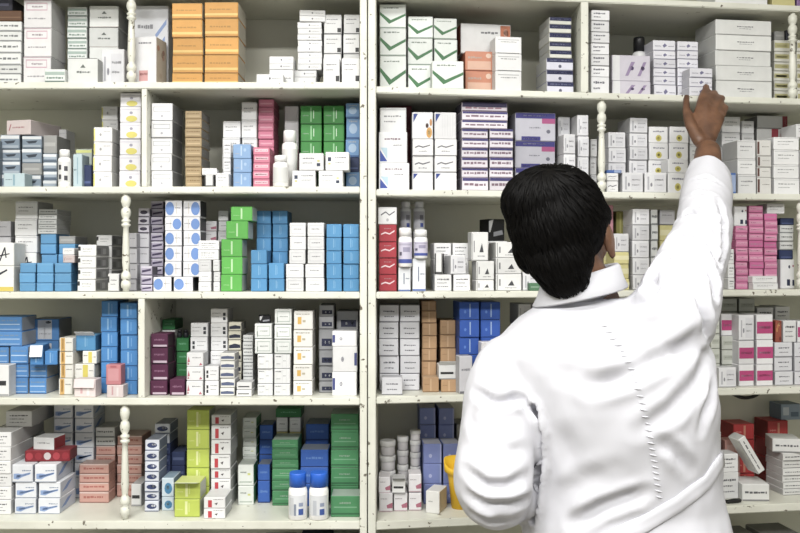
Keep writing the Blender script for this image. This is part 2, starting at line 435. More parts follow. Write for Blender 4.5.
@sty('navyend', '#a5a6aa', '#77787b')
def _(r): return [R(.2, .2, .9, .55, '#2f3450'), E(.72, .38, .05, .07, '#d5d7dd'), E(.45, .38, .05, .07, '#d5d7dd'), R(0, 0, 1, .06, '#6f7074')]
@sty('bluetab', '#eeeef0', '#d3d3d6')
def _(r): return [R(.88, .25, 1, .75, '#4c5490'), E(.4, .5, .06, .1, '#a6a6b2'), E(.4, .5, .035, .055, '#e6e6ea')]
@sty('bluetab2', '#eeeef0', '#d3d3d6')
def _(r): return [R(0, .25, .12, .75, '#4c5490'), E(.36, .5, .06, .1, '#a6a6b2'), E(.36, .5, .035, .055, '#e6e6ea')]
@sty('bluewave', '#e6e9f0', '#b9c2d2', '#dfe2e8', sideprint=lambda r: [P([(.1, .3), (.4, .35), (.8, .8), (.5, .75)], '#6d8ec4')])
def _(r): return [P([(.08, .2), (.3, .16), (.5, .3), (.9, .46), (.9, .56), (.5, .46), (.3, .5), (.08, .48)], '#8fabdd'), P([(.2, .24), (.42, .3), (.9, .5), (.9, .54), (.45, .42), (.22, .4)], '#6a8cc8')] + T(.5, .62, .92, .7, '#a9bcdc', r) + [R(0, 0, 1, .05, '#9aa4b6')]
@sty('salmon', '#dda697', '#b98a7c', '#d2b6ad')
def _(r): return [R(0, 0, 1, .1, '#a9776a')] + T(.15, .42, .85, .66, '#bd6f62', r) + [R(0, .88, 1, 1, '#efd5cc')]
@sty('bluegrey', '#dfe3f0', '#7f8aa6', '#8b93a4')
def _(r): return [E(.5, .5, .36, .25, '#3e4a78'), E(.62, .56, .16, .12, '#e6e9f4'), R(0, 0, 1, .1, '#6f7896')]
@sty('darknavy', '#42507e', '#2f3a5c', '#55628c')
def _(r): return [R(.1, .4, .9, .6, '#6c7bab')]
@sty('tealoval', '#cfe0ec', '#8fa9bc')
def _(r): return [E(.55, .45, .32, .3, '#3d87b5'), E(.5, .5, .14, .12, '#9fc7de')]
@sty('lime', '#c2d42f', '#cdd3bc', '#d8e07a')
def _(r): return [R(.42, .15, .52, .9, '#e6ee9a'), R(.56, .3, .6, .8, '#dbe57a'), R(0, 0, 1, .05, '#9aad1f')] + T(.08, .4, .34, .48, '#d9e46e', r)
@sty('redflag', '#ececec', '#b0b0b1', '#dedede')
def _(r): return [R(.2, .1, .38, .75, '#cf3440'), P([(.5, .45), (.66, .55), (.6, .3)], '#5a5054'), R(0, 0, 1, .06, '#b0acac')] + T(.45, .78, .92, .85, '#b4aeb2', r)
@sty('whitegreen', '#e4e9e2', '#3c8a50', '#cfd8cd')
def _(r): return [R(.1, .15, .9, .2, '#a8b8a8'), R(.62, .5, .8, .6, '#cfd46c')] + T(.15, .6, .55, .68, '#a9b4aa', r)
@sty('medgreen', '#43935c', '#3a7c50', '#a9bcae')
def _(r): return [R(.0, .12, 1, .2, '#2f6b43'), R(.1, .44, .9, .5, '#76b489')] + T(.3, .62, .7, .72, '#b6dabf', r)
@sty('cobalt', '#2f68c8', '#2450a0', '#8d97a8')
def _(r): return [R(0, 0, 1, .06, '#1b3f86')] + T(.2, .45, .8, .6, '#5f90de', r)
@sty('greencheck', '#e7ece8', '#c3c9c4')
def _(r): return [P([(0, .56), (.36, .18), (.42, .34), (0, .68)], '#3f7a4a'), P([(.36, .18), (.42, .34), (1, .62), (1, .52)], '#3f7a4a'), R(0, 0, 1, .05, '#8fa294')] + T(.15, .82, .75, .88, '#aab8ae', r)
@sty('orangewash', '#d98a66', '#b05c38', '#cf7f58')
def _(r): return [R(.08, .08, .92, .5, '#e8b79c'), E(.84, .78, .1, .12, '#eecbb4'), R(0, 0, 1, .05, '#8f4528')] + T(.1, .62, .6, .74, '#f0d0bd', r)
@sty('longorange', '#e2e2e2', '#9a4a2e')
def _(r): return [R(.79, .5, 1, .96, '#c06a3e'), E(.9, .73, .05, .13, '#ecc7b2')] + T(.4, .66, .74, .76, '#77777a', r)
@sty('blackbottom', W0, '#d1d1d1')
def _(r): return [R(.08, .0, .92, .04, '#6c6c70'), R(.1, .8, .9, .84, '#b9b9bd')] + T(.2, .66, .8, .72, '#c3c3c6', r)
@sty('navywhite', '#e4e4da', '#c5c6c2', '#2a2f5a')
def _(r): return [R(0, .5, 1, 1, '#262b58')] + T(.12, .66, .9, .84, '#8a90bd', r) + [R(0, 0, 1, .06, '#9a9a90')]
@sty('navyemblem', '#dcdcec', '#c5c6c2', '#2a2f5a')
def _(r): return [R(0, .66, 1, 1, '#262b58'), E(.5, .32, .06, .14, '#5d5f74')] + T(.12, .76, .9, .88, '#8a90bd', r)
@sty('smalltext', '#e9e9ec', '#cfcfd0')
def _(r): return T(.12, .6, .75, .76, '#6d6d78', r) + T(.12, .28, .5, .4, '#8c8c96', r) + [R(0, 0, 1, .05, '#8d8d92')]
@sty('lilacpatch', '#dcd6e4', '#c7c4cc')
def _(r): return [R(0, 0, .2, 1, '#f1f1f3'), P([(.42, .2), (.6, .75), (.5, .75), (.34, .2)], '#a58fb8'), P([(.74, .2), (.9, .75), (.82, .75), (.66, .2)], '#a58fb8'), E(.52, .5, .05, .08, '#5d4878'), E(.8, .5, .05, .08, '#5d4878')]
@sty('lilacmark', '#e6e5ee', '#bdbcc6')
def _(r): return [P([(.48, .3), (.62, .5), (.52, .72), (.42, .5)], '#77759a'), R(0, 0, 1, .08, '#8f8ea4')] + T(.08, .4, .36, .5, '#b3b1c6', r) + T(.68, .4, .94, .5, '#b3b1c6', r)
@sty('bigwhite', '#e4e5e3', '#bcbdbb', '#d4d5d3')
def _(r): return T(.38, .52, .68, .6, '#8d8d95', r) + T(.42, .4, .64, .45, '#bcbcc2', r) + [R(0, 0, 1, .04, '#a9a9a7')]
@sty('oliveband', '#e3e2d8', '#c4c3b8')
def _(r): return [R(0, .3, 1, .75, '#c3bd84'), R(.1, .4, .6, .6, '#aaa468'), R(0, 0, 1, .05, '#a7a598')]
@sty('bluecorner', '#ececef', '#d0d0d2', '#dededf')
def _(r): return [P([(.04, .06), (.3, .06), (.04, .42)], '#3a55b0'), P([(.3, .12), (.3, .5), (.06, .5)], '#b9d6e6')] + T(.2, .74, .76, .82, '#b89cab', r) + T(.5, .55, .8, .6, '#c8c8ce', r)
@sty('bluetip', '#e9e9ec', '#c9c9cb')
def _(r): return [P([(.06, .94), (.28, .94), (.06, .62)], '#2f4796')] + [R(.36 + .12 * k, .12, .37 + .12 * k, .9, '#d2d2d8') for k in range(5)]
@sty('script', '#e7e7e8', '#c8c8ca')
def _(r): return [P([(.12, .46), (.3, .56), (.5, .48), (.85, .62), (.84, .68), (.5, .56), (.3, .64), (.12, .54)], '#6d6d75')] + T(.3, .24, .7, .32, '#bcbcc2', r) + [R(0, 0, 1, .06, '#8a8a8e')]
@sty('amberspot', '#e9e9ec', '#c9c9cb')
def _(r): return [E(.82, .24, .14, .2, '#e0a33a'), E(.82, .24, .07, .1, '#eccb84'), E(.72, .5, .07, .09, '#4a2c26'), E(.9, .62, .06, .14, '#c98a4a'), P([(.06, .94), (.28, .94), (.06, .62)], '#2f4796')]
@sty('redpurple', '#e3dde6', '#8d8797', '#c9c2d0')
def _(r): return [R(0, .76, 1, 1, '#453f7c'), R(0, 0, 1, .1, '#8e7d8e')] + T(.08, .36, .92, .62, '#a8869a', r)
@sty('purpledeep', '#dcd2dc', '#5f5a70', '#4a4468')
def _(r): return [R(0, .5, 1, 1, '#3c355e'), R(0, 0, 1, .16, '#6a5a6a')] + T(.08, .3, .92, .5, '#a8788c', r)
@sty('purplebox', '#bebdca', '#a2a1ae', '#8f8ea4')
def _(r): return [R(0, .8, 1, 1, '#3d3a86'), R(.66, .62, 1, .8, '#b14a84'), R(.15, .0, .62, .16, '#3d3a86'), E(.82, .34, .05, .07, '#6b6b7c')] + T(.2, .87, .75, .93, '#a7a6d2', r) + T(.2, .05, .56, .11, '#a7a6d2', r) + T(.35, .44, .62, .5, '#aaa9b9', r)
@sty('sketch', '#e6e6ea', '#c6c6c9')
def _(r): return [R(.12, .15, .2, .8, '#b7b7bf'), E(.3, .4, .05, .1, '#8d8d97'), R(.42, .12, .9, .88, '#dcdce2')] + T(.46, .6, .86, .68, '#b9b9c3', r) + T(.46, .35, .8, .42, '#c3c3cb', r) + [R(0, 0, 1, .05, '#a4a4aa')]
@sty('brownstripe', '#e6e4e0', '#c2c1be')
def _(r): return [R(.0, .12, .16, .9, '#6b4640')] + T(.35, .55, .85, .62, '#c0bcb4', r) + [R(0, 0, 1, .05, '#a9a6a0')]
@sty('redend', '#d6d6d4', '#8f8f8c')
def _(r): return [R(.82, 0, 1, 1, '#8e2f3c'), R(.9, .3, .97, .7, '#c98d92')] + [R(0, 0, 1, .05, '#86847f')]
@sty('redend2', '#d6d6d4', '#8f8f8c')
def _(r): return [R(.48, 0, .7, 1, '#a03844'), R(.75, .3, .95, .6, '#d6bfc0')] + [R(0, 0, 1, .05, '#86847f')]
@sty('red', '#b32638', '#8c1d2c', '#bd3a4a')
def _(r): return [P([(.12, .4), (.35, .5), (.6, .42), (.88, .6), (.88, .68), (.6, .5), (.35, .58), (.12, .48)], '#f0d9dc'), R(0, 0, 1, .05, '#741522')] + T(.3, .74, .7, .8, '#dca0a8', r)
@sty('curl', '#ececec', '#cfcfcf')
def _(r): return [P([(.15, .5), (.4, .68), (.6, .5), (.9, .72), (.88, .78), (.6, .58), (.4, .76), (.14, .58)], '#66666e'), E(.5, .26, .07, .09, '#b9b9bd')]
@sty('blackcone', '#eaeae9', '#c9c9c8')
def _(r): return [P([(.46, .3), (.72, .3), (.62, .62)], '#4a4a50'), R(.04, .05, .07, .95, '#9b9b9f'), R(.12, .3, .18, .7, '#8c8c90'), R(0, 0, 1, .04, '#a5a5a5')] + T(.36, .14, .8, .2, '#b9b9bd', r)
@sty('pinkwall', '#e07fae', '#b85c8a', '#eab0cc')
def _(r): return [R(0, 0, 1, .12, '#b95588'), R(.06, .42, .94, .74, '#efaccb')] + T(.1, .48, .88, .66, '#cf5f98', r)
@sty('magenta', '#d563a0', '#a94a7c', '#e7a3c8')
def _(r): return [R(0, 0, 1, .12, '#a83f78')] + T(.1, .4, .9, .62, '#eaa9cc', r)
@sty('redbare', '#7c2433', '#651a28')
def _(r): return [R(.2, .3, .8, .7, '#93384a')]
@sty('pinkpacket', '#e29aaa', '#c77f90')
def _(r): return T(.2, .5, .8, .58, '#f4d5db', r)
@sty('olivepacket', '#8f8a3c', '#6f6b2e')
def _(r): return [R(.4, .1, .6, .9, '#b3ad5c')]
@sty('navymarks', '#e9e9ec', '#cfcfd4')
def _(r): return [R(.45, .1, .68, .32, '#2d3552'), R(.85, .1, 1, .3, '#2d3552'), E(.62, .75, .07, .06, '#3c4258'), E(.9, .78, .05, .04, '#b04a62')]
@sty('bluelow', '#e6e9ee', '#5d7696')
def _(r): return [R(0, 0, 1, .07, '#5c76b8'), R(.42, .3, .5, .75, '#6f7c98')] + T(.6, .5, .9, .56, '#aab6cc', r)
@sty('kraft', '#c2986a', '#9c7a54', '#c9a57c')
def _(r): return [R(.46, .08, .54, .92, '#d8b489'), R(0, 0, 1, .06, '#8f6c45')] + T(.1, .5, .4, .58, '#a67f54', r)
@sty('royal', '#2c5fc2', '#234b98', '#8fa4cc')
def _(r): return [R(.5, .15, .56, .9, '#9fbcec'), R(0, 0, 1, .05, '#1c3f86'), E(.28, .45, .06, .09, '#5d8be0')]
@sty('twoline', '#dcdce2', '#b4b4ba')
def _(r): return T(.2, .58, .8, .68, '#85858f', r) + T(.25, .28, .75, .36, '#8f8f99', r) + [R(0, 0, 1, .05, '#84848c')]
@sty('magblock', '#eeedf0', '#d3d2d6')
def _(r): return [R(0, .25, 1, .72, '#c73a80')] + T(.15, .42, .85, .55, '#e79cc0', r) + [R(0, 0, 1, .03, '#b9b6bc')]
@sty('floral', '#a9503c', '#8e3f30')
def _(r): return [E(r.uniform(.1, .9), r.uniform(.1, .9), .16, .1, c) for c in ('#d68b4e', '#7d2f2c', '#e0a56a', '#7d2f2c', '#cf7a4a')]
@sty('greygreen', '#c9ccc2', '#a5a89e')
def _(r): return [R(.1, .35, .9, .65, '#b4b8ab')] + T(.2, .5, .8, .56, '#8e9286', r) + [R(0, 0, 1, .06, '#8a8d82')]
@sty('pinkcorner', '#e9e6ea', '#cbc8cc', '#d9d4d8')
def _(r): return [P([(.55, .35), (1, .5), (1, .2), (.6, .18)], '#b96a82'), R(0, .0, 1, .06, '#c9a9b4')] + T(.1, .66, .6, .72, '#c6bcc4', r)
@sty('periwinkle', '#7f8fd0', '#6675b4', '#c3c5d6')
def _(r): return [E(.38, .4, .09, .1, '#b3bdea'), R(0, 0, 1, .04, '#5f6cae'), R(.9, 0, .97, 1, '#a8b3e4')]
@sty('tissue', '#ecebe8', '#c5b08c', '#e2e1de')
def _(r): return T(.2, .5, .5, .56, '#d3d2d0', r)
@sty('boldred', '#c22a2e', '#941e22', '#cc4a4c')
def _(r): return [R(.48, .1, .58, .9, '#d98a70'), R(0, 0, 1, .06, '#7d1519')] + T(.1, .45, .4, .55, '#e0817c', r)
@sty('paleRed', '#d39a90', '#b47c72')
def _(r): return [R(.1, .3, .9, .7, '#dfb3aa')]
@sty('blackprint', '#e8e8e6', '#c2c2c0', '#e4e4e2')
def _(r): return T(.1, .42, .9, .58, '#66666b', r) + [R(0, 0, 1, .1, '#8f8f8f')]
@sty('squarespeck', '#ebebea', '#8d8d8e', '#c9c9c9', sideprint=lambda r: [R(.1, .2, .35, .7, '#6d6d70'), R(.5, .2, .75, .7, '#b0b0b2')])
def _(r): return [R(.0, .5, .14, .85, '#3b3b3e')] + T(.25, .6, .8, .68, '#a9a9ad', r) + T(.25, .38, .7, .44, '#bcbcc0', r) + [R(0, 0, 1, .05, '#7c7c80')]
@sty('squiggle', '#ecece9', '#cfcfc9')
def _(r): return [P([(.3, .22), (.36, .2), (.6, .78), (.54, .8)], '#3a3c46'), P([(.54, .8), (.6, .8), (.66, .35), (.6, .35)], '#3a3c46'), P([(.3, .4), (.8, .5), (.8, .55), (.3, .46)], '#3a3c46')]
@sty('squiggleyellow', '#ecece9', '#cfcfc9')
def _(r): return [R(0, 0, 1, .18, '#d9c23c'), P([(.1, .7), (.3, .62), (.7, .82), (.68, .88), (.3, .72)], '#3a3c46')]
@sty('brown', '#6d4a30', '#54381f')
def _(r): return [R(0, .3, 1, .4, '#8a6648')]
@sty('blacknavy', '#2c2c3a', '#22222c')
def _(r): return [R(.2, .4, .8, .6, '#55556a')]
@sty('yellowtop', '#b6c2ba', '#a2aca6')
def _(r): return [R(0, .78, 1, .95, '#dbe07a'), R(0, 0, 1, .05, '#7d8a84')]
@sty('paleteal', '#bfd6de', '#9db4bd')
def _(r): return [R(.45, .1, .55, .9, '#8fb4c4')] + T(.1, .5, .4, .56, '#86a3b2', r)
@sty('navybox', '#2f3d66', '#253052')
def _(r): return [R(.1, .2, .9, .3, '#55669a')]
@sty('pinkwhite', '#d9c9c8', '#bdb0ae')
def _(r): return [P([(.1, .3), (.14, .3), (.22, .75), (.18, .75)], '#b06a70')] + T(.26, .45, .75, .56, '#b07f84', r)
@sty('bluestrip', '#4a74c0', '#3d62a6')
def _(r): return [R(.5, .1, .95, .9, '#9fb4de')]
@sty('medgrey', '#9d9d9b', '#828280')
def _(r): return [R(.1, .4, .9, .6, '#b1b1af')]
@sty('rosebox', '#cf7f86', '#b0666d')
def _(r): return [R(.15, .2, .85, .8, '#d8949a'), R(.3, .85, .7, .95, '#b9636c')]
@sty('pinkfold', '#ead9d8', '#cfc0bf')
def _(r): return [R(.3, .2, .4, .9, '#d9a8ac'), R(.6, .1, .72, .8, '#f3eceb')]
@sty('blackpack', '#1d1e22', '#15161a')
def _(r): return [P([(.3, .2), (.9, .3), (.85, .5), (.3, .4)], '#9a9ca4'), P([(.0, .9), (.3, 1), (.1, .4), (0, .4)], '#c9cacc')]
@sty('greenpacket', '#4f7f5c', '#3c6648')
def _(r): return [R(.1, .4, .9, .6, '#86a88f')]
@sty('bluepacket', '#93a6ba', '#75879a')
def _(r): return [R(.1, .3, .4, .8, '#c9d4de'), R(.5, .2, .9, .5, '#62768c')]
@sty('yellowbox', '#d9cf86', '#bcb26c')
def _(r): return [R(.0, .35, 1, .7, '#e6dfae')]
@sty('purplebox2', '#8d6aa0', '#6f5280')
def _(r): return [R(.1, .3, .9, .6, '#b69ac4')]
@sty('clearred', '#dfe0e2', '#9c2b34', '#cfd0d2')
def _(r): return T(.2, .5, .8, .62, '#b9b9bf', r)
@sty('redcandy', '#861a28', '#6c1420', '#a03a46')
def _(r): return [E(.1 + .2 * k, .5, .08, .34, c) for k, c in enumerate(('#b23240', '#9c2432', '#c9bcbe', '#b23240', '#9a2030'))]

KIND_OF = {}
for _k, _v in (('orange', 'orange_carton'), ('greyblue', 'slate_carton'), ('silverblue', 'slate_carton'), ('skyblue', 'blue_carton'), ('blue', 'blue_carton'), ('bluepaint', 'blue_carton'),
               ('bluelabel', 'blue_carton'), ('bluetower', 'blue_carton'), ('bluewindow', 'blue_carton'), ('cobalt', 'blue_carton'), ('royal', 'blue_carton'), ('periwinkle', 'blue_carton'),
               ('bluewhite', 'blue_carton'), ('green', 'green_carton'), ('brightgreen', 'green_carton'), ('medgreen', 'green_carton'), ('darkgreen', 'green_carton'), ('lime', 'green_carton'),
               ('purpledark', 'purple_carton'), ('red', 'red_carton'), ('redcandy', 'red_packet'), ('violetflat', 'violet_carton'), ('lilacflat', 'violet_carton')):
    KIND_OF[_k] = _v
CARD = 0.0006
REG = {}
_rng = random.Random(7)
LABELS = []
ORD = ['', 'second', 'third', 'fourth', 'fifth', 'sixth', 'seventh', 'eighth', 'ninth', 'tenth', 'eleventh', 'twelfth']
GAP = 0.0012

def carton_mesh(name, w, h, d, style, seed):
    """origin at the bottom edge of the front face, front face towards -y"""
    fr, si, tp, fn, sp = STY[style]
    rng = random.Random(seed)
    mats, idx = [], {}
    def mi(c):
        if c not in idx:
            idx[c] = len(mats); mats.append(M(c))
        return idx[c]
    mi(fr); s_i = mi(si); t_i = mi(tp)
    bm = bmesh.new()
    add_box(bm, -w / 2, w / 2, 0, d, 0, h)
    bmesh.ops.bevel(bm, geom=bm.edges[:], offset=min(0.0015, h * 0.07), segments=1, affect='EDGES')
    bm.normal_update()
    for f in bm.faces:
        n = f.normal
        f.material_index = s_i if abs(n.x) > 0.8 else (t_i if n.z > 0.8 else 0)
    for kind, pts, c in fn(rng):
        q = [bm.verts.new(((min(max(a, .012), .988) - .5) * w, -0.00025, min(max(b, .012), .988) * h)) for a, b in pts]
        try:
            f = bm.faces.new(q)
        except ValueError:
            continue
        f.normal_update()
        if f.normal.y > 0:
            f.normal_flip()
        f.material_index = mi(c)
    if sp:
        for sgn in (-1, 1):
            for kind, pts, c in sp(rng):
                q = [bm.verts.new((sgn * (w / 2 + 0.00025), min(max(a, .02), .98) * d, min(max(b, .02), .98) * h)) for a, b in pts]
                f = bm.faces.new(q); f.normal_update()
                if f.normal.x * sgn < 0:
                    f.normal_flip()
                f.material_index = mi(c)
    me = bpy.data.meshes.new(name)
    bm.to_mesh(me); bm.free()
    for m in mats:
        me.materials.append(m)
    return me

def flap_mesh(w, ln, col):
    bm = bmesh.new(); add_box(bm, -w / 2, w / 2, -ln, 0, -CARD / 2, CARD / 2)
    me = bpy.data.meshes.new('flap'); bm.to_mesh(me); bm.free(); me.materials.append(M(col)); return me

ALT_LOOK = {'yellowbox': 'cream-yellow carton', 'plain': 'plain white carton', 'medgrey': 'grey carton', 'navybox': 'navy carton', 'thinlines': 'fine-lined pale carton', 'lilacflat': 'dark-oval lilac carton',
            'darknavy': 'dark navy carton', 'squiggle': 'squiggle-marked white carton', 'squiggleyellow': 'yellow-based squiggle carton', 'amberspot': 'amber-spotted white carton', 'bluetip': 'blue-tipped white carton',
            'magenta': 'deep magenta carton', 'navymarks': 'navy-marked white carton', 'sketch': 'white carton', 'plain2': 'framed white carton', 'purpledeep': 'dark-topped purple carton', 'redend2': 'red-banded grey carton', 'magblock': 'magenta-banded carton'}
GROUPS = {0: 'top shelf', 1: 'second shelf', 2: 'third shelf', 3: 'fourth shelf', 4: 'bottom shelf', -1: 'shelf above', 5: 'lowest shelf'}
def S(cell, x0, x1, ys, v, dep, style, look, where, on=None, key=None, rot=0.0, jit=1.0, kind=None, sag=0.0, flap=None, alt=None, short=None):
    """a stack of cartons: pixel columns x0..x1, the pixel heights ys of the tops (topmost first), set v back from the shelf front"""
    unit, row = cell[0], int(cell[1:])
    u0, u1 = uv_of(unit, x0, v), uv_of(unit, x1, v)
    w = (u1 - u0) - 2 * GAP
    um = (u0 + u1) / 2
    px, py, rz = place(unit, um, v)
    if unit == 'R':
        px, py = P0X + um * EC, um * ES + v
    dcam = DF + py
    zb = SHELF_Z[unit][row + 1] if on is None else REG[on]
    zmax = SHELF_Z[unit][row] - THICK[row] - 0.002 if row >= 0 else 9
    n = len(ys)
    tops = [min(zy(y, dcam), zmax) for y in ys]
    for i in range(n - 1):
        if tops[i] - tops[i + 1] < 0.006:
            tops[i + 1] = tops[i] - 0.006
    if tops[-1] - zb < 0.006:
        tops[-1] = zb + 0.006
    dep = min(dep, DEPTH - 0.011 - v)
    group = (short or look) + 's on the ' + GROUPS[row]
    cache = {}
    first = None
    made = []
    for i in range(n - 1, -1, -1):
        lo = zb if i == n - 1 else tops[i + 1]
        h = tops[i] - lo - 0.0004
        st = style if not alt or i not in alt else alt[i]
        r = h / w
        nm = kind or KIND_OF.get(st) or ('flat_carton' if r < 0.5 else 'tall_carton' if r > 1.1 else 'medicine_carton' if r < 0.78 else 'square_carton')
        k = (st, round(h, 3))
        if k in cache and abs(cache[k][1] - h) < 0.0003:
            o = cache[k][0].copy(); COL.objects.link(o)
            o.name = nm
        else:
            o = link(nm, carton_mesh(nm, w, h, dep, st, _rng.random()))
            cache[k] = (o, h)
        j = jit * (0.9 if w > .03 else 0.5)
        o.location = (px + _rng.uniform(-.0008, .0008), py + (_rng.uniform(0, 0.004) if i < n - 1 else 0) * jit, lo + 0.0002)
        o.rotation_euler = (0, 0, rz + math.radians(rot + _rng.uniform(-j, j)))
        lk = ALT_LOOK.get(st, look) if alt and i in alt else look
        if n == 1:
            lab = f'{lk} {where}'
        else:
            pos = 'topmost' if i == 0 else 'lowest' if i == n - 1 else ORD[i] + ' down'
            lab = f'{lk}, {pos} in the stack {where}'
        tag(o, lab, 'box', group)
        LABELS.append((lab, o.name))
        made.append(o)
        if flap and i == 0:
            ln, ang, c = flap
            fl = link('flap', flap_mesh(w * 0.96, ln, c), o)
            fl.location = (0, -0.0004, h - 0.0006)
            fl.rotation_euler = (math.radians(ang), 0, 0)
            fl['label'] = 'open carton flap'
    if key:
        REG[key] = tops[0]
    return made

# ---------------------------------------------------------------- bottles and jars
def bottle(cell, x0, x1, ytop, v, look, label, on=None, body='#ecebea', cap='#ededed', band=None, capfrac=0.2, wide=0.8, group=None, name='pill_bottle'):
    unit, row = cell[0], int(cell[1:])
    um = (uv_of(unit, x0, v) + uv_of(unit, x1, v)) / 2
    r = (uv_of(unit, x1, v) - uv_of(unit, x0, v)) / 2 - GAP
    px, py, rz = place(unit, um, v)
    zb = SHELF_Z[unit][row + 1] if on is None else REG[on]
    H = min(zy(ytop, DF + py), SHELF_Z[unit][row] - THICK[row] - .003) - zb
    root = empty(name, (px, py, zb + 0.0003), rz)
    tag(root, label, 'bottle', group)
    LABELS.append((label, root.name))
    hb = H * (1 - capfrac)
    bm = bmesh.new()
    add_lathe(bm, [(r * .9, 0), (r, r * .12), (r, hb - r * .42), (r * .93, hb - r * .2), (r * wide * .9, hb - r * .04), (r * wide * .88, hb)], 24)
    bm_obj('bottle_body', bm, plain_mat('bottle_plastic', body, 0.35), root)
    bm = bmesh.new()
    n = 32
    add_lathe(bm, [(r * wide, hb + .0004), (r * wide, H * .97), (r * wide * .94, H)], n)
    cb = bm_obj('cap', bm, plain_mat('cap_plastic', cap, 0.4), root)
    if cap != body:
        cb['label'] = look + ' cap'
    if band:
        bm = bmesh.new()
        z0, z1 = hb * .1, hb - r * .55
        rr = r + .0003
        for a0, a1, b0, b1, c in band:
            m_i = len(bm.faces)
            steps = 14
            cols = []
            for k in range(steps + 1):
                ang = -math.pi / 2 + math.radians(a0 + (a1 - a0) * k / steps)
                cols.append((bm.verts.new((rr * math.cos(ang), rr * math.sin(ang), z0 + (z1 - z0) * b0)), bm.verts.new((rr * math.cos(ang), rr * math.sin(ang), z0 + (z1 - z0) * b1))))
            for (p, q), (s, t) in zip(cols, cols[1:]):
                f = bm.faces.new((p, s, t, q)); f.material_index = [x[4] for x in band].index(c)
            rr += .00012
        ob = bm_obj('label', bm, [M(x[4]) for x in band], root)
        ob['label'] = 'printed paper label'
    return root
# ---------------------------------------------------------------- goods in the first case, shelf by shelf
# top shelf
S('L0', -12, 21.5, [21, 31, 41, 53, 65, 74], .05, .1, 'thinlines', 'flat white carton', 'under the brown one, top shelf', key='a')
S('L0', -12, 21.5, [10.5], .05, .1, 'brown', 'brown carton', 'under the dark one, at the frame edge', on='a', key='a2')
S('L0', -5, 13, [-2], .055, .09, 'blacknavy', 'near-black small carton', 'on top of the brown carton', on='a2')
S('L0', 23, 51.5, [-0.5, 27.5, 56.5], .05, .09, 'pinkline', 'large white carton', 'with pink outlined labels, top shelf')
S('L0', 44, 65.5, [69], .004, .04, 'greenstrip', 'small flat white carton', 'lying before the pink outlined cartons')
S('L0', 66.5, 87, [6.5, 16, 27, 38.5, 49, 60, 71], .1, .1, 'greenstrip', 'flat green-printed carton', 'beside the pink outlined cartons')
S('L0', 88.5, 118.5, [5.6, 27.2, 47], .1, .1, 'triangle', 'grey-white carton', 'beside the green-printed flat cartons')
S('L0', 67.5, 98.5, [58], .02, .06, 'triangle', 'open-topped white carton', 'before the green-printed flat cartons', flap=(.022, 150, '#3c3c3c'))
S('L0', 101, 125, [49], .055, .04, 'sketch', 'plain grey-white carton', 'by the top shelf spindle')
S('L0', 134, 169, [5.6], .1, .1, 'bluetext', 'tall white carton', 'printed in blue, beside the orange cartons')
S('L0', 133, 157, [36.6], .034, .06, 'redlow', 'white carton', 'with a pale red patch, before the blue-printed one', rot=-8)
S('L0', 171.6, 202.8, [3, 19, 37.5, 55, 73], .03, .1, 'orange', 'orange carton', 'beside the tall white one')
S('L0', 204, 238.5, [2, 18, 36.6, 54.4, 73], .03, .1, 'orange', 'wider orange carton', 'facing the bare back panel')
S('L0', 269, 294, [56, 63, 69.5], .055, .06, 'dot', 'flat white carton', 'in the gap past the orange ones')
S('L0', 256, 284, [74], .01, .04, 'dot', 'lone flat white carton', 'lying before the low stack of three')
S('L0', 292, 317, [70, 77], .085, .085, 'dot', 'flat white base carton', 'under the tall dotted stack', key='b')
S('L0', 297, 322, [21.6, 28, 34, 40, 46, 52, 58, 64], .085, .085, 'dot', 'flat dot-printed carton', 'beside the black-square cartons', on='b', key='b2')
S('L0', 299, 325.5, [10, 15.8], .085, .08, 'dot', 'skewed flat white carton', 'crowning the dot-printed stack', on='b2', rot=4)
S('L0', 323.5, 342, [14, 34, 54], .09, .1, 'blacksq', 'black-square white carton', 'beside the dot-printed flat stack')
S('L0', 343, 360, [14, 34, 54], .09, .1, 'blacksq', 'black-square white carton', 'in the corner by the post')
S('L0', 322.5, 340, [58], .025, .05, 'blacksq', 'front black-square carton', 'by the dot-printed stack')
S('L0', 341, 360, [58], .022, .055, 'blacksq', 'front black-square carton', 'nearest the post, top shelf')
# second shelf
S('L1', 0, 20, [134.7, 149, 161, 174], .07, .09, 'greyblue', 'slate blue carton', 'under the long pinkish box', key='c')
S('L1', 21, 41.5, [135.6, 148, 163, 175], .07, .09, 'greyblue', 'slate blue carton', 'second column under the pinkish box', alt={2: 'medgrey'})
S('L1', 4, 33, [120], .075, .12, 'pinkwhite', 'long pinkish box', 'lying across the slate blue cartons', on='c', rot=-14)
S('L1', -14, -1, [140, 160], .05, .09, 'greyblue', 'dark slate carton', 'cut off by the frame edge')
S('L1', 3, 25, [173], .015, .045, 'paleteal', 'low pale carton', 'before the slate blue cartons')
S('L1', 42.5, 57, [135, 153.5, 162, 171, 180], .08, .09, 'silverblue', 'silvery blue carton', 'beside the white pill jars', alt={0: 'medgrey'}, key='d')
S('L1', 57.5, 66, [129, 150, 168], .15, .06, 'plain2', 'narrow white packet', 'behind the white pill jars')
bottle('L1', 58, 71.5, 150, .03, 'white', 'squat white pill jar with dark print beside silvery blue cartons', band=[(-70, 70, .1, .95, '#e3e3e3'), (-40, -10, .2, .4, '#4b4b52'), (-40, -10, .6, .8, '#4b4b52'), (15, 45, .15, .35, '#4b4b52'), (15, 45, .55, .75, '#4b4b54')])
S('L1', 72.5, 82.5, [154], .03, .05, 'paleteal', 'narrow pale blue carton', 'beside the white pill jar')
S('L1', 83, 92, [165], .045, .05, 'navybox', 'dark navy carton', 'beside the yellow-edged cartons')
S('L1', 75, 92, [149, 166], .11, .08, 'yellowtop', 'yellow-topped grey carton', 'behind the navy carton')
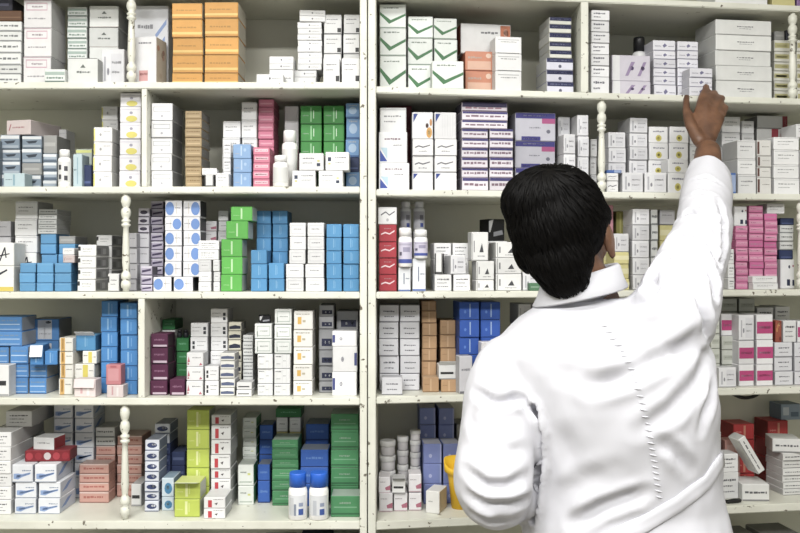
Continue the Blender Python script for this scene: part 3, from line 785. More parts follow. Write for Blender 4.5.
S('L1', 92.5, 112, [127, 142, 156, 172], .03, .06, 'yellowedge', 'yellow-edged white carton', 'beside the yellow-dotted column')
S('L1', 101, 118, [106, 120, 135, 150], .12, .08, 'yellowedge', 'rear yellow-edged carton', 'behind the front yellow-edged ones')
S('L1', 119, 141, [91, 106.7, 122.5, 138.7, 155, 171], .035, .09, 'yellowdot', 'yellow-dotted carton', 'against the divider')
S('L1', 150.5, 172.5, [103, 120.5, 137.6, 154, 171], .03, .1, 'frame', 'white framed-label carton', 'just past the divider')
S('L1', 184.5, 202, [110.6, 119, 128.5, 137.5, 147, 157, 167, 177], .03, .09, 'tan', 'tan carton', 'beside the speckled carton sides', kind='tan_carton')
S('L1', 203.5, 214, [175], .01, .045, 'blackedge', 'tiny black-edged carton', 'at the foot of the tan stack', key='e')
S('L1', 215, 229, [173], .012, .045, 'plain', 'small white carton', 'beside the tiny black-edged one')
S('L1', 201.5, 217, [168], .012, .04, 'plain', 'flat white carton', 'lying on the tiny black-edged one', on='e', rot=5)
S('L1', 222, 240.5, [121, 138, 154, 170], .1, .09, 'plain', 'plain white carton', 'behind the sky blue cartons')
S('L1', 241, 257, [102, 120, 138, 154, 170], .1, .09, 'plain', 'plain white carton', 'beside the tall pink stack')
S('L1', 223, 231.5, [140, 158, 172], .05, .045, 'texty', 'narrow printed carton', 'beside the sky blue ones', rot=10)
S('L1', 232.5, 251.5, [144, 158.5, 172.6], .03, .06, 'skyblue', 'sky blue carton', 'before the plain white ones')
S('L1', 257.7, 274, [99, 107, 115, 123, 131, 139, 147, 155, 163, 171], .11, .09, 'pinkback', 'flat rose pink carton', 'rising behind the striped ones', kind='pink_carton', short='rose pink carton')
S('L1', 252.5, 270, [147, 155, 163, 171, 179], .03, .07, 'pinkstripe', 'flat white-striped pink carton', 'before the rose stack', kind='pink_carton')
PLAINB = [(-70, 70, .08, .92, '#e4e5e2')]
bottle('L1', 272.5, 289, 156, .02, 'white', 'front white pill bottle beside the striped pink cartons', band=PLAINB, group='white pill bottles by the pink cartons')
bottle('L1', 281.5, 298, 131, .085, 'white', 'taller white pill bottle standing behind its shorter neighbour', band=PLAINB, group='white pill bottles by the pink cartons')
S('L1', 284, 299, [106], .15, .06, 'pinkcorner', 'tall pale pink carton', 'behind the taller white pill bottle')
S('L1', 300, 322, [105.5, 124, 141.6, 160], .1, .09, 'green', 'grass green carton', 'beside the pill bottles')
S('L1', 322.8, 344.3, [105.5, 124, 141.6, 160], .1, .09, 'green', 'grass green carton', 'beside the blue patterned column')
S('L1', 291.5, 316, [170.5], .025, .06, 'navyspot2', 'wide white carton', 'lower front one by the pill bottles', key='f')
S('L1', 318, 343, [170.5], .025, .06, 'navyspot', 'wide white carton', 'lower front one by the blue column', key='g')
S('L1', 298.5, 324, [153], .024, .055, 'navyspot', 'wide white carton', 'upper one under the green columns, bottle side', on='f')
S('L1', 325, 349.5, [152], .024, .055, 'navyspot2', 'wide white carton', 'upper one under the greens, column side', on='g', rot=1)
S('L1', 345.5, 360, [103, 118, 139, 157, 172], .09, .09, 'bluewhite', 'blue patterned carton', 'in the corner beside the post', alt={3: 'navybox'})
# third shelf
S('L2', 14, 37, [201, 219, 236, 253, 272], .1, .1, 'plain', 'plain white carton', 'behind the blue block', alt={3: 'squiggle'})
S('L2', -10, 11, [221, 237, 255, 272], .11, .09, 'greylilac', 'grey-lilac carton', 'behind the squiggle-marked ones')
S('L2', -8, 14, [242.6, 266], .03, .065, 'squiggle', 'white squiggle-marked carton', 'at the frame edge', alt={1: 'squiggleyellow'})
S('L2', 40, 56.5, [234, 244, 254, 264, 274], .1, .09, 'bluepaint', 'small blue carton', 'under the thin white ones', key='h')
S('L2', 37.5, 57, [209, 214.5, 219.5, 224.5, 229], .1, .09, 'thinlines', 'thin white carton', 'on the small blue ones', on='h')
S('L2', 58, 75, [236, 244, 254, 264, 274], .1, .09, 'bluepaint', 'small blue carton', 'under the grey lid box', alt={0: 'medgrey'})
for x0, x1, w in ((18.6, 35.3, 'squiggle side'), (36, 53.3, 'middle column'), (54, 71.5, 'spindle side')):
    S('L2', x0, x1, [263, 273, 283], .03, .06, 'bluepaint', 'bright blue block carton', w + ' of the blue block', key='i', short='bright blue carton')
S('L2', 62.5, 75, [255], .035, .05, 'pinkwhite', 'small pinkish carton', 'lying on the blue block', on='i', key='i2')
S('L2', 62, 74.5, [248], .036, .05, 'plain', 'small white carton', 'on the pinkish one above the blue block', on='i2')
S('L2', 77, 96, [244.7, 256.5, 268.4, 279.6], .025, .09, 'squarespeck', 'black-square speckled carton', 'beside the blue block')
S('L2', 95.5, 112, [235, 246, 258, 270], .125, .09, 'squarespeck', 'rear black-square carton', 'toward the spindle')
S('L2', 107.5, 119.5, [273.6], .018, .04, 'squarespeck', 'small lone white carton', 'at the spindle foot, third shelf')
S('L2', 128.5, 137, [233, 248, 264, 279.5], .06, .06, 'greylilac', 'grey-white carton', 'just behind the third shelf spindle')
S('L2', 137.5, 149.5, [208, 217, 225, 233, 248, 264], .09, .08, 'greylilac', 'lilac-grey carton', 'behind the violet-striped ones', alt={0: 'lilacflat', 1: 'lilacflat', 2: 'lilacflat'})
S('L2', 140.5, 152.5, [266, 275.5, 285], .03, .05, 'violetflat', 'flat violet-striped carton', 'before the lilac-grey ones')
S('L2', 150.5, 163.5, [201, 209, 217, 225, 233, 241, 250, 258.5, 267, 275], .105, .09, 'violetflat', 'flat dark-violet carton', 'beside the blue-circle ones')
S('L2', 153, 172, [277], .03, .07, 'bluecircle', 'blue-circle base carton', 'nearer the violet flats', key='j')
S('L2', 173, 193, [277], .03, .07, 'bluecircle', 'blue-circle base carton', 'nearer the bright green stack', key='j')
S('L2', 164.2, 182, [200, 217, 231, 246, 261.5], .034, .065, 'bluecircle', 'blue-circle white carton', 'touching the violet flats', on='j', alt={1: 'bluecircle2'})
S('L2', 182.5, 200.5, [200, 217, 231, 246, 261.5], .034, .065, 'bluecircle2', 'blue-circle white carton', 'nearer the bright green ones', on='j')
S('L2', 198, 211.5, [260, 271.5, 282], .03, .06, 'plain2', 'small white base carton', 'by the blue circles', key='k')
S('L2', 212.5, 220, [260, 271.5, 282], .03, .06, 'plain2', 'narrow white base carton', 'touching the bright green ones', key='k')
S('L2', 197.5, 219, [240.5, 250], .03, .06, 'texty', 'broad white carton', 'capping the small base ones', on='k')
S('L2', 203, 217, [221, 231, 242, 253, 264, 275], .11, .08, 'pinkcorner', 'rear white carton', 'behind the broad white pair')
S('L2', 217.5, 228.5, [210.6, 221, 231, 242, 253, 264, 275], .11, .08, 'plain2', 'rear narrow carton', 'behind the bright green stack')
S('L2', 220.5, 242.5, [239, 257, 274.6], .03, .07, 'brightgreen', 'bright green carton', 'at shelf level', key='l')
S('L2', 225.5, 248.5, [221], .032, .07, 'brightgreen', 'bright green carton', 'shifted sideways, second from the top', on='l', key='l2')
S('L2', 230.5, 253, [206.5], .034, .07, 'brightgreen', 'bright green carton', 'crowning the green stack', on='l2')
S('L2', 256, 271.3, [210.6, 224, 238, 252, 266, 280], .105, .09, 'blue', 'mid blue carton', 'rear, beside bright green')
S('L2', 272, 288, [210.6, 224, 238, 252, 266, 280], .105, .09, 'blue', 'mid blue carton', 'rear, beside the white pair')
S('L2', 250.5, 267.5, [250, 264, 279], .03, .065, 'blue', 'mid blue carton', 'front, beside bright green')
S('L2', 268.2, 284.5, [263, 279], .03, .065, 'blue', 'mid blue carton', 'front, beside the white pair')
S('L2', 285.5, 304, [264, 278], .03, .08, 'plain2', 'label-framed base carton', 'nearer the mid blue ones', key='m')
S('L2', 305, 324.5, [264, 278], .03, .08, 'plain2', 'label-framed base carton', 'nearer the post', key='m')
S('L2', 289, 306, [222.6, 236.5, 250], .031, .075, 'plain2', 'label-framed white carton', 'nearer the mid blue ones', on='m')
S('L2', 307, 324.5, [222.6, 236.5, 250], .031, .075, 'plain2', 'label-framed white carton', 'nearer the post', on='m')
S('L2', 326, 342, [224, 237.5, 251, 264, 279], .03, .08, 'blue', 'azure carton', 'beside the label-framed ones', kind='blue_carton')
S('L2', 342.8, 359.5, [224, 237.5, 251, 264, 279], .03, .08, 'blue', 'azure carton', 'in the corner by the post', kind='blue_carton')
# fourth shelf
S('L3', 9.5, 28.3, [364, 378], .06, .075, 'bluelabel', 'blue line-printed carton', 'of the lower block, nearer the frame edge', key='n')
S('L3', 29, 47, [364, 378], .06, .075, 'bluelabel', 'blue line-printed carton', 'under the gaping blue box', key='n2')
S('L3', -14, 8.8, [347, 364, 378], .065, .07, 'bluelabel', 'blue line-printed carton', 'behind the grey upright box')
S('L3', 9.5, 28.3, [346.5], .06, .075, 'bluelabel', 'blue line-printed carton', 'single one beneath the big pair', on='n', key='n3')
S('L3', -14, 22, [317, 331.5], .065, .09, 'bluelabel', 'big blue carton', 'at the frame edge, fourth shelf', on='n3')
S('L3', -9, 9.3, [365], .02, .04, 'blackline', 'grey upright box', 'with dark print at the frame edge')
S('L3', 30, 59, [319, 341], .145, .09, 'bluewindow', 'blue pale-panelled carton', 'behind the gaping blue box')
S('L3', 30, 43.5, [345], .03, .06, 'bluetower', 'gaping blue box', 'on the blue line-printed cartons', on='n2', rot=8, flap=(.028, 70, '#e8eaee'))
S('L3', 44.5, 57.5, [351], .04, .06, 'bluetower', 'low blue carton', 'beside the gaping blue box', on='n2', rot=12)
S('L3', 58.5, 73, [337.5, 351.6, 364.5, 378.5], .045, .07, 'orangestripe', 'orange-striped white carton', 'beside the blue ones')
S('L3', 74, 94.5, [364, 378.5], .06, .065, 'yellowstripe', 'yellow-striped base carton', 'behind the gaping white box', key='o')
S('L3', 82, 97, [351], .06, .065, 'yellowstripe', 'yellow-striped white carton', 'beneath the flapped blue box', on='o', key='o2')
S('L3', 75.5, 96, [335], .065, .065, 'blue', 'flapped blue box', 'on the yellow-striped carton', on='o2', flap=(.016, -35, '#ecedf0'))
S('L3', 73.5, 96.5, [379], .012, .035, 'pinkfold', 'gaping white box', 'lying before the yellow-striped ones', rot=-5, flap=(.02, 75, '#efdfe0'))
S('L3', 100.3, 117.5, [301, 317, 332, 347, 362, 378], .07, .09, 'bluetower', 'tower blue carton', 'behind the rose box')
S('L3', 119.5, 137.3, [303, 319, 335, 350.5, 366, 381], .05, .09, 'bluetower', 'tower blue carton', 'against the divider')
S('L3', 106.5, 124, [385], .006, .035, 'pinkfold', 'pinkish folded carton', 'under the rose box', key='p')
S('L3', 105.5, 121.5, [364.5], .007, .033, 'rosebox', 'rose-coloured box', 'before the tower blue cartons', on='p')
S('L3', 150, 168, [334, 347.5, 364, 380.5], .04, .07, 'purpledark', 'dark purple carton', 'by the divider')
S('L3', 168.8, 185, [379.5], .035, .07, 'purpledark', 'dark purple carton', 'beside the dark purple stack')
S('L3', 161.5, 175, [319.6, 330, 350, 370], .135, .08, 'darkgreen', 'rear dark green carton', 'behind the purple stack', alt={1: 'plain', 2: 'plain', 3: 'plain'}, short='rear stacked carton')
S('L3', 175.7, 189, [338, 351.6, 364, 378], .1, .08, 'darkgreen', 'dark green carton', 'under the black vials', key='q')
for k, xx in enumerate((176.5, 183)):
    bottle('L3', xx, xx + 6, 330, .115, 'black', ['tiny black vial on dark green stack, nearer the divider', 'tiny black vial on dark green stack, nearer the white cartons'][k], on='q', body='#26282c', cap='#1c1d20', name='vial', group='black vials on the green stack', capfrac=.35)
S('L3', 190, 208, [323, 337, 352, 366, 381], .09, .08, 'darksquares', 'dark-squared white carton', 'behind the red-leaf ones', alt={1: 'darksquares2'})
S('L3', 210, 227.5, [308.7, 323, 337, 351, 366, 381], .09, .08, 'darksquares', 'dark-squared white carton', 'rising highest there')
S('L3', 186, 203.5, [352.6, 367, 381], .03, .055, 'redleaf', 'red-leaf white carton', 'beside the purple carton')
S('L3', 204.2, 219, [366.5, 381], .03, .055, 'darksquares2', 'front dark-squared carton', 'beside the red-leaf ones')
S('L3', 228, 241.5, [322, 331, 340, 350.6, 362, 374, 386], .09, .07, 'blackoval', 'cream black-banded carton', 'behind the blue-oval ones')
S('L3', 219.7, 235, [353, 361, 369.5, 378.5, 388], .03, .055, 'blueoval', 'flat blue-oval carton', 'before the black-banded ones')
S('L3', 242.2, 253, [335, 342, 349, 356, 363, 370, 377, 384], .08, .08, 'thinlines', 'thin grey carton', 'beside the black-banded ones')
S('L3', 236, 252, [382.5, 390], .02, .05, 'blackline', 'flat black-lined carton', 'at shelf front, fourth shelf')
S('L3', 257, 273, [354, 369, 384], .03, .07, 'gridtext', 'grid-printed base carton', 'nearer the thin grey ones', key='r')
S('L3', 273.5, 290.5, [354, 369, 384], .03, .07, 'gridtext', 'grid-printed base carton', 'nearer the orange-marked ones', key='r2')
S('L3', 254, 272, [323.7, 339], .032, .068, 'greenframe', 'green-framed white carton', 'with the black packet on it', on='r', key='r3')
S('L3', 274, 291.8, [309, 324.8, 339.5], .032, .068, 'greenframe', 'green-framed white carton', 'beside the orange-marked ones', on='r2')
S('L3', 259, 271, [315.5], .045, .04, 'blackpack', 'crumpled black packet', 'on the green-framed cartons', on='r3', rot=12)
S('L3', 293, 313, [311, 330, 347.5, 365, 381], .03, .08, 'orangemark', 'orange-marked white carton', 'mid fourth shelf')
S('L3', 318.5, 334, [305, 316.5, 329, 350.6, 366, 381.5], .08, .09, 'navyend', 'grey navy-ended carton', 'beside the big white ones')
S('L3', 332, 357.5, [331, 346.5, 372], .03, .045, 'bluetab', 'big white blue-tabbed carton', 'in the post corner', alt={0: 'bluetab2', 2: 'bluetab2'})
S('L3', 336, 358.5, [311, 331, 352, 374], .11, .08, 'navyend', 'rear grey wide carton', 'behind the blue-tabbed ones')
# bottom shelf
S('L4', -16, 11, [432.5, 447.5, 461, 474, 487, 500], .05, .2, 'texty', 'long white carton', 'at the frame edge, bottom shelf', key='s')
S('L4', 5, 32, [411], .12, .14, 'texty', 'white carton', 'lying across the long white stack', on='s')
S('L4', 14, 36, [482.5, 498.5], .055, .1, 'bluewave', 'blue-wave carton', 'front block, nearer the long whites', key='t')
S('L4', 37.5, 60, [482.5, 498.5], .055, .1, 'bluewave', 'blue-wave carton', 'front block, nearer the salmon ones', key='t2')
S('L4', 11.5, 33, [464.5], .056, .1, 'bluewave', 'upper blue-wave carton', 'nearer the long whites', on='t', key='t')
S('L4', 34.5, 57, [464.5], .056, .1, 'bluewave', 'upper blue-wave carton', 'nearer the salmon ones', on='t2', key='t2')
S('L4', 25, 70, [450.5], .085, .06, 'redcandy', 'long red packet', 'lying on the blue-wave block', on='t2', key='t3', rot=3)
S('L4', 32, 55, [437.5], .09, .055, 'clearred', 'whitish carton', 'lying on the long red packet', on='t3', rot=-8)
S('L4', 53, 72.5, [404.5, 418.5, 433, 448, 463, 478], .195, .09, 'bluewave', 'rear blue-wave carton', 'behind the red packet')
S('L4', 74, 93.5, [404.5, 418.5, 433, 448, 463, 478], .195, .09, 'bluewave', 'rear blue-wave carton', 'nearer the salmon flats')
S('L4', 78.5, 109, [464, 474, 483, 492], .15, .05, 'salmon', 'flat salmon carton', 'with a dark top, before the spindle', kind='salmon_carton', key='u')
S('L4', 95, 115, [427.5, 437.5, 446, 455, 464, 473, 482, 490], .205, .08, 'salmon', 'rear salmon or white carton', 'behind the front salmon ones', alt={0: 'thinlines', 1: 'thinlines'}, kind='salmon_carton', short='rear flat carton')
S('L4', 116.5, 142, [436, 445.5, 455, 464.5, 474, 483], .205, .08, 'salmon', 'wide salmon carton', 'behind the bottom spindle', kind='salmon_carton')
S('L4', 130.5, 141.5, [484], .12, .08, 'blackline', 'small black-lined carton', 'just past the bottom shelf spindle')
S('L4', 144, 159, [440, 451, 461.5, 472, 482, 492, 501], .075, .075, 'bluegrey', 'white-blue oval carton', 'beside the bottom spindle')
S('L4', 154, 170, [424, 434, 444, 455, 466, 478, 490], .165, .085, 'bluegrey', 'rear blue-oval carton', 'behind the white-blue column', alt={2: 'darknavy', 3: 'darknavy', 4: 'darknavy'})
S('L4', 161, 174, [478, 497], .082, .07, 'tealoval', 'teal-oval carton', 'beside the lime ones')
S('L4', 171, 185.5, [452, 466, 480], .18, .08, 'darknavy', 'dark navy-blue carton', 'behind the lime stack')
S('L4', 186.3, 209.5, [410, 430, 449.5, 468, 487], .105, .075, 'lime', 'lime green carton', 'beside the red-flag ones')
S('L4', 174, 200.5, [482.5, 499.5], .03, .065, 'lime', 'front lime carton', 'before the tall lime stack', flap=(.026, -12, '#dfe3cf'))
S('L4', 210.5, 231, [415, 425, 440, 455, 469, 479, 492], .105, .09, 'redflag', 'red-flag white carton', 'behind the front pair')
S('L4', 203.5, 226, [497.5, 508.5], .018, .08, 'redflag', 'front red-flag carton', 'beside the lime pair')
S('L4', 242, 256.5, [417.5, 428, 438, 447, 456.5, 466, 476, 486], .2, .085, 'whitegreen', 'green-sided white carton', 'rear, past the red flags')
S('L4', 237.5, 254, [465, 486], .13, .065, 'whitegreen', 'front green-sided carton', 'past the red flags')
S('L4', 257.5, 270.5, [464.5, 481], .15, .06, 'cobalt', 'cobalt blue carton', 'beside the ridged green stack')
S('L4', 259, 273, [425, 440, 455, 470, 484], .22, .07, 'cobalt', 'rear cobalt carton', 'past the green-sided ones')
S('L4', 271.5, 298.5, [440, 449.5, 460, 469.5, 481, 491], .125, .08, 'medgreen', 'flat mid-green carton', 'behind the blue-capped bottles')
S('L4', 276, 288, [417.5, 432, 447, 462, 477], .215, .07, 'yellowbox', 'pale buff carton', 'under the green lid box, nearer cobalt', key='w', alt={0: 'plain2'})
S('L4', 289, 301, [417.5, 432, 447, 462, 477], .215, .07, 'yellowbox', 'pale buff carton', 'under the green lid box, nearer post', key='w', alt={0: 'plain2'})
S('L4', 275.5, 302, [408.5], .215, .07, 'darkgreen', 'dark green lid box', 'on the pale buff columns', on='w')
S('L4', 300, 328.5, [450, 467.5, 484, 500], .12, .07, 'cobalt', 'wide cobalt carton', 'behind the blue-capped bottles')
S('L4', 305, 329, [424, 440, 456, 472, 486], .2, .085, 'cobalt', 'rear wide cobalt carton', 'behind the front cobalt stack')
S('L4', 330.5, 359, [414, 432.5, 450, 468, 486], .105, .08, 'medgreen', 'large green carton', 'in the post corner')
S('L4', 330, 360, [496], .03, .065, 'medgreen', 'low green carton', 'just before the large green stack')
BAND = [(-60, 60, .06, .9, '#e6e9ee'), (-52, -20, .1, .8, '#d2d5da'), (-18, -4, .08, .55, '#8d97aa'), (10, 40, .1, .35, '#3f5fae'), (12, 38, .45, .6, '#9aa6c4')]
bottle('L4', 288, 307.8, 472, .022, 'blue', 'white bottle with blue cap, nearer the flat green stack', cap='#2f62c4', capfrac=.3, wide=.9, band=BAND, group='blue-capped white bottles')
bottle('L4', 308.6, 329, 472, .022, 'blue', 'white bottle with blue cap, touching the low green carton', cap='#2f62c4', capfrac=.3, wide=.9, band=BAND[:1] + BAND[3:] + [(-30, -8, .1, .7, '#c9ced8')], group='blue-capped white bottles')
# below the bottom shelf
for k, (x0, x1, yy) in enumerate(((258, 292, 548), (296, 330, 545), (331, 358, 552), (60, 110, 556), (140, 190, 552))):
    S('L5', x0, x1, [yy], .06, .12, ['navybox', 'navybox', 'medgrey', 'medgrey', 'texty'][k], ['navy carton', 'navy carton', 'grey carton', 'grey carton', 'white carton'][k], ['under the blue shelf goods, first', 'beside another on the lowest shelf', 'in the lowest shelf corner', 'below the blue-wave block', 'below the lime cartons'][k])
# ---------------------------------------------------------------- goods in the second case
S('R-1', 715, 768, [-38], .02, .1, 'plain', 'white carton', 'on the case top, over the big whites')
S('R-1', 772, 796, [-34], .02, .1, 'yellowbox', 'yellowish carton', 'on the case top, above the spindle')
S('R-1', 797, 818, [-34], .02, .1, 'purplebox2', 'purple carton', 'on the case top, frame edge')
# top shelf
S('R0', 379.5, 406.5, [4, 28, 56], .06, .09, 'greencheck', 'green-tick carton', 'beside the post')
S('R0', 407.5, 433, [16, 38, 65], .065, .085, 'greencheck', 'green-tick carton', 'in the middle tick column')
S('R0', 433.7, 457.5, [18, 39, 65], .065, .085, 'greencheck', 'green-tick carton', 'behind the front tick carton')
S('R0', 432, 464, [61], .018, .042, 'greencheck', 'wide front green-tick carton', 'beside the orange-washed ones')
S('R0', 465, 493.5, [51, 71], .06, .09, 'orangewash', 'orange-washed carton', 'under the long white box', key='aa')
S('R0', 460, 511, [24], .09, .06, 'longorange', 'long white box', 'with an orange end, top shelf', on='aa')
S('R0', 494.8, 522, [36.6, 53.5, 71], .028, .055, 'blackbottom', 'white line-edged carton', 'beside the orange-washed ones')
S('R0', 546.5, 574, [58, 70, 82], .04, .09, 'navyemblem', 'navy-topped emblem carton', 'beside the divider', key='ab')
S('R0', 549, 572, [17, 24.4, 33, 42, 50.6], .042, .085, 'navywhite', 'flat navy-banded carton', 'beside the divider, upper', on='ab')
S('R0', 591, 610, [10, 20.6, 32, 43, 54.5, 65.7, 77], .02, .07, 'smalltext', 'white fine-print carton', 'just past the divider')
S('R0', 612, 651, [55, 81], .04, .06, 'lilacpatch', 'lilac-patched open carton', 'beside the fine-print column')
bottle('R0', 632, 646, 38, .125, 'black', 'clear bottle with black cap behind the lilac-patched carton', body='#cfcfcf', cap='#1b1b1d', capfrac=.22, wide=.8)
S('R0', 653.5, 676.5, [40, 50.6, 59, 68, 76.5, 85], .055, .08, 'lilacmark', 'lilac-marked carton', 'beside the lilac-patched one')
S('R0', 677.5, 699, [41, 50.6, 59, 68, 77, 86], .055, .08, 'lilacmark', 'lilac-marked carton', 'behind the touched cartons')
S('R0', 689.5, 713, [68, 77.5, 87], .008, .042, 'lilacmark', 'small lilac-marked carton', "under the man's fingertips")
S('R0', 715.5, 772, [20, 35, 50.6, 66, 81], .03, .11, 'bigwhite', 'big flat white box', 'beside the reaching hand', kind='large_box', short='big flat white box')
S('R0', 774, 796, [40, 51.6, 62, 71, 81, 91], .06, .08, 'oliveband', 'olive-banded cream carton', 'behind the top spindle', key='ac')
S('R0', 797, 820, [40, 51.6, 62, 71, 81, 91], .06, .08, 'oliveband', 'olive-banded cream carton', 'at the far frame edge')
S('R0', 774, 785, [31], .065, .06, 'medgrey', 'small grey carton', 'on the olive-banded column', on='ac')
S('R0', 786, 797, [30], .065, .06, 'blacknavy', 'small black carton', 'on the olive-banded column', on='ac')
# second shelf
S('R1', 378.5, 409.5, [163], .02, .09, 'bluecorner', 'wide blue-cornered carton', 'at the bottom by the post', key='ba')
S('R1', 378.5, 407.5, [132], .026, .08, 'bluecorner', 'blue-cornered carton', 'between two others by the post', on='ba', key='ba2')
S('R1', 379.5, 406.5, [107.5], .045, .065, 'plain', 'plain white carton', 'topmost by the post, second shelf', on='ba2')
S('R1', 386, 412, [102, 130], .15, .1, 'redbare', 'rear dark red carton', 'behind the blue-cornered ones')
S('R1', 412, 433.5, [112, 139, 156, 172.5], .035, .085, 'script', 'script-printed carton', 'beside the blue-cornered ones', alt={0: 'amberspot', 3: 'bluetip'})
S('R1', 434.3, 457, [112, 139, 156, 172.5], .035, .085, 'script', 'script-printed carton', 'beside the purple-topped flats', alt={0: 'bluetip', 3: 'bluetip'})
S('R1', 461.5, 488.5, [129, 138.5, 148, 157.7, 168, 177.7], .03, .08, 'redpurple', 'flat purple-topped carton', 'touching the script-printed ones', key='bb')
S('R1', 489.3, 513.5, [129, 138.5, 148, 157.7, 168, 177.7], .03, .08, 'redpurple', 'flat purple-topped carton', 'touching the purple boxes', key='bb')
S('R1', 461.5, 508, [102, 111.7, 120.5], .032, .08, 'redpurple', 'wide purple-topped carton', 'bridging both flat columns', on='bb', alt={0: 'purpledeep'})
S('R1', 515, 556, [112.7, 141, 168], .05, .08, 'purplebox', 'large navy-banded box', 'behind the dark head', kind='large_box')
S('R1', 557.8, 570.5, [116.6, 137, 158, 175], .09, .07, 'sketch', 'tall white carton', 'beside the navy-banded boxes')
S('R1', 563.5, 576, [134, 154, 172], .02, .055, 'sketch', 'upright white carton', "above the man's hair")
S('R1', 577.5, 589.5, [114.7, 136, 157, 175], .045, .07, 'sketch', 'tall white carton', 'nearer the second shelf spindle')
S('R1', 590.3, 597.5, [139, 157, 175], .09, .06, 'plain', 'thin white carton', 'behind the second shelf spindle')
S('R1', 608.5, 626.5, [132, 148, 163, 176], .065, .08, 'sketch', 'sketch-printed carton', 'just past the spindle')
S('R1', 606.5, 619, [173, 181], .02, .04, 'script', 'small flat white carton', 'at the spindle foot, second shelf', key='bc')
S('R1', 606.5, 622, [170], .02, .038, 'bluestrip', 'flat blue packet', 'on the small flat whites', on='bc')
S('R1', 629.5, 648, [117.7, 133, 147, 160, 175], .065, .08, 'sketch', 'sketch-printed carton', 'in the tallest white column')
S('R1', 622, 643.5, [172.5], .02, .04, 'sketch', 'front sketch-printed carton', 'nearer the spindle')
S('R1', 644.5, 667, [172.5], .02, .04, 'sketch', 'front sketch-printed carton', 'nearer the raised arm')
S('R1', 649, 668.5, [126.5, 143, 160, 175], .065, .08, 'yellowspot', 'yellow-spotted carton', 'beside the tallest white column')
S('R1', 669.3, 689, [126.5, 143, 160, 175], .065, .08, 'yellowspot', 'yellow-spotted carton', 'behind the raised wrist')
S('R1', 668, 688, [159, 173], .02, .042, 'yellowspot', 'front yellow-spotted carton', 'next to the white cuff')
S('R1', 690, 706, [127, 145, 163, 178], .07, .08, 'plain', 'white carton', 'hidden partly by the forearm')
S('R1', 722, 741, [116.6, 132.4, 147, 162, 177], .11, .08, 'plain', 'pale white carton', 'rear, beside the forearm')
S('R1', 742, 755, [120.6, 133.4, 147, 162, 177], .115, .08, 'plain', 'pale narrow carton', 'rear, by the red-ended ones')
S('R1', 737.5, 756.5, [140, 159, 174.7], .03, .075, 'plain', 'clean white carton', 'beside the brown-striped ones')
S('R1', 757.3, 772, [140, 156, 167, 177.5], .03, .075, 'brownstripe', 'brown-striped carton', 'beside the clean white ones')
S('R1', 726.5, 736.8, [172.8], .02, .06, 'bluestrip', 'small blue-sided carton', 'beside the white sleeve')
S('R1', 757, 788, [115.7, 128.5, 141, 154, 167, 179], .12, .07, 'redend', 'red-ended grey carton', 'behind the brown-striped ones', alt={1: 'redend2'})
S('R1', 774, 800, [137, 150, 165, 178.5], .03, .08, 'plain', 'broad white carton', 'at the far edge, second shelf', key='bd')
S('R1', 796, 812, [124], .035, .07, 'plain', 'white carton', 'perched on the broad white stack', on='bd')
S('R1', 801, 822, [150, 165, 178.5], .03, .08, 'plain', 'cut-off white carton', 'at the far edge, second shelf')
# third shelf
S('R2', 378.5, 397, [224.5, 242, 258, 274.7], .03, .08, 'red', 'crimson carton', 'beside the post', key='ca')
S('R2', 378, 397.5, [207], .03, .08, 'curl', 'white curl-printed carton', 'on the crimson stack', on='ca')
S('R2', 398, 411, [267], .02, .05, 'bluelow', 'short white carton', 'under the front pill bottle', key='cb')
S('R2', 412, 426, [258.5], .02, .05, 'bluelow', 'taller bluish carton', 'under the second pill bottle', key='cc')
PB = [(-75, 75, .05, .92, '#cfc9de'), (-75, 75, .03, .2, '#4658a8'), (-55, -30, .35, .5, '#5f5a70'), (-20, 40, .5, .7, '#9d97b4'), (-60, 50, .78, .86, '#b5afc8')]
bottle('R2', 398, 412.5, 228, .022, 'white', 'white lilac-labelled pill bottle on the short carton by the crimson stack', on='cb', band=PB, capfrac=.22, wide=.9, group='lilac-labelled pill bottles')
bottle('R2', 413.5, 428, 230, .022, 'white', 'white lilac-labelled pill bottle on the taller bluish carton', on='cc', band=PB, capfrac=.24, wide=.9, group='lilac-labelled pill bottles')
S('R2', 399, 412, [231, 250, 270], .12, .08, 'plain2', 'hidden white carton', 'under the rear bottle by crimson', key='cd')
S('R2', 413, 425, [231, 250, 270], .12, .08, 'plain2', 'hidden white carton', 'under the rear bottle further along', key='ce')
PB2 = [(-60, 60, .05, .95, '#cacbd4'), (10, 45, .08, .3, '#4658a8'), (5, 45, .45, .75, '#8d8c99')]
bottle('R2', 399.5, 411.5, 202, .125, 'white', 'rear cloudy bottle at the back, nearer the crimson stack', on='cd', body='#d9dbdc', cap='#dfe0e0', band=PB2, group='rear cloudy bottles')
bottle('R2', 413, 425, 202, .125, 'white', 'rear cloudy bottle at the back, further from the crimson stack', on='ce', body='#d9dbdc', cap='#dfe0e0', band=PB2, group='rear cloudy bottles')
S('R2', 433.5, 451.5, [243, 259, 276], .085, .08, 'texty', 'grey-printed white carton', 'rear, past the bottles')
S('R2', 452.2, 469, [243, 259, 276], .085, .08, 'texty', 'grey-printed white carton', 'rear, by the cone-marked ones')
S('R2', 434.5, 452, [274.5], .02, .055, 'texty', 'low front white carton', 'nearer the bottles', key='cf')
S('R2', 453, 470.5, [274.5], .02, .055, 'texty', 'low front white carton', 'nearer the cone-marked ones', key='cg')
S('R2', 450.5, 467, [255], .022, .05, 'sketch', 'turned white carton', 'sitting over the front pair', on='cg', rot=10)
S('R2', 434.5, 443, [253], .022, .04, 'blackedge', 'skewed black-sided carton', 'on the low front pair', on='cf', rot=-14)
S('R2', 476, 494.5, [261, 280], .022, .055, 'blackcone', 'cone-marked front carton', 'on the third shelf', key='ch')
S('R2', 471.5, 489, [232], .03, .045, 'blackcone', 'cone-marked carton', 'standing on the front pair', on='ch')
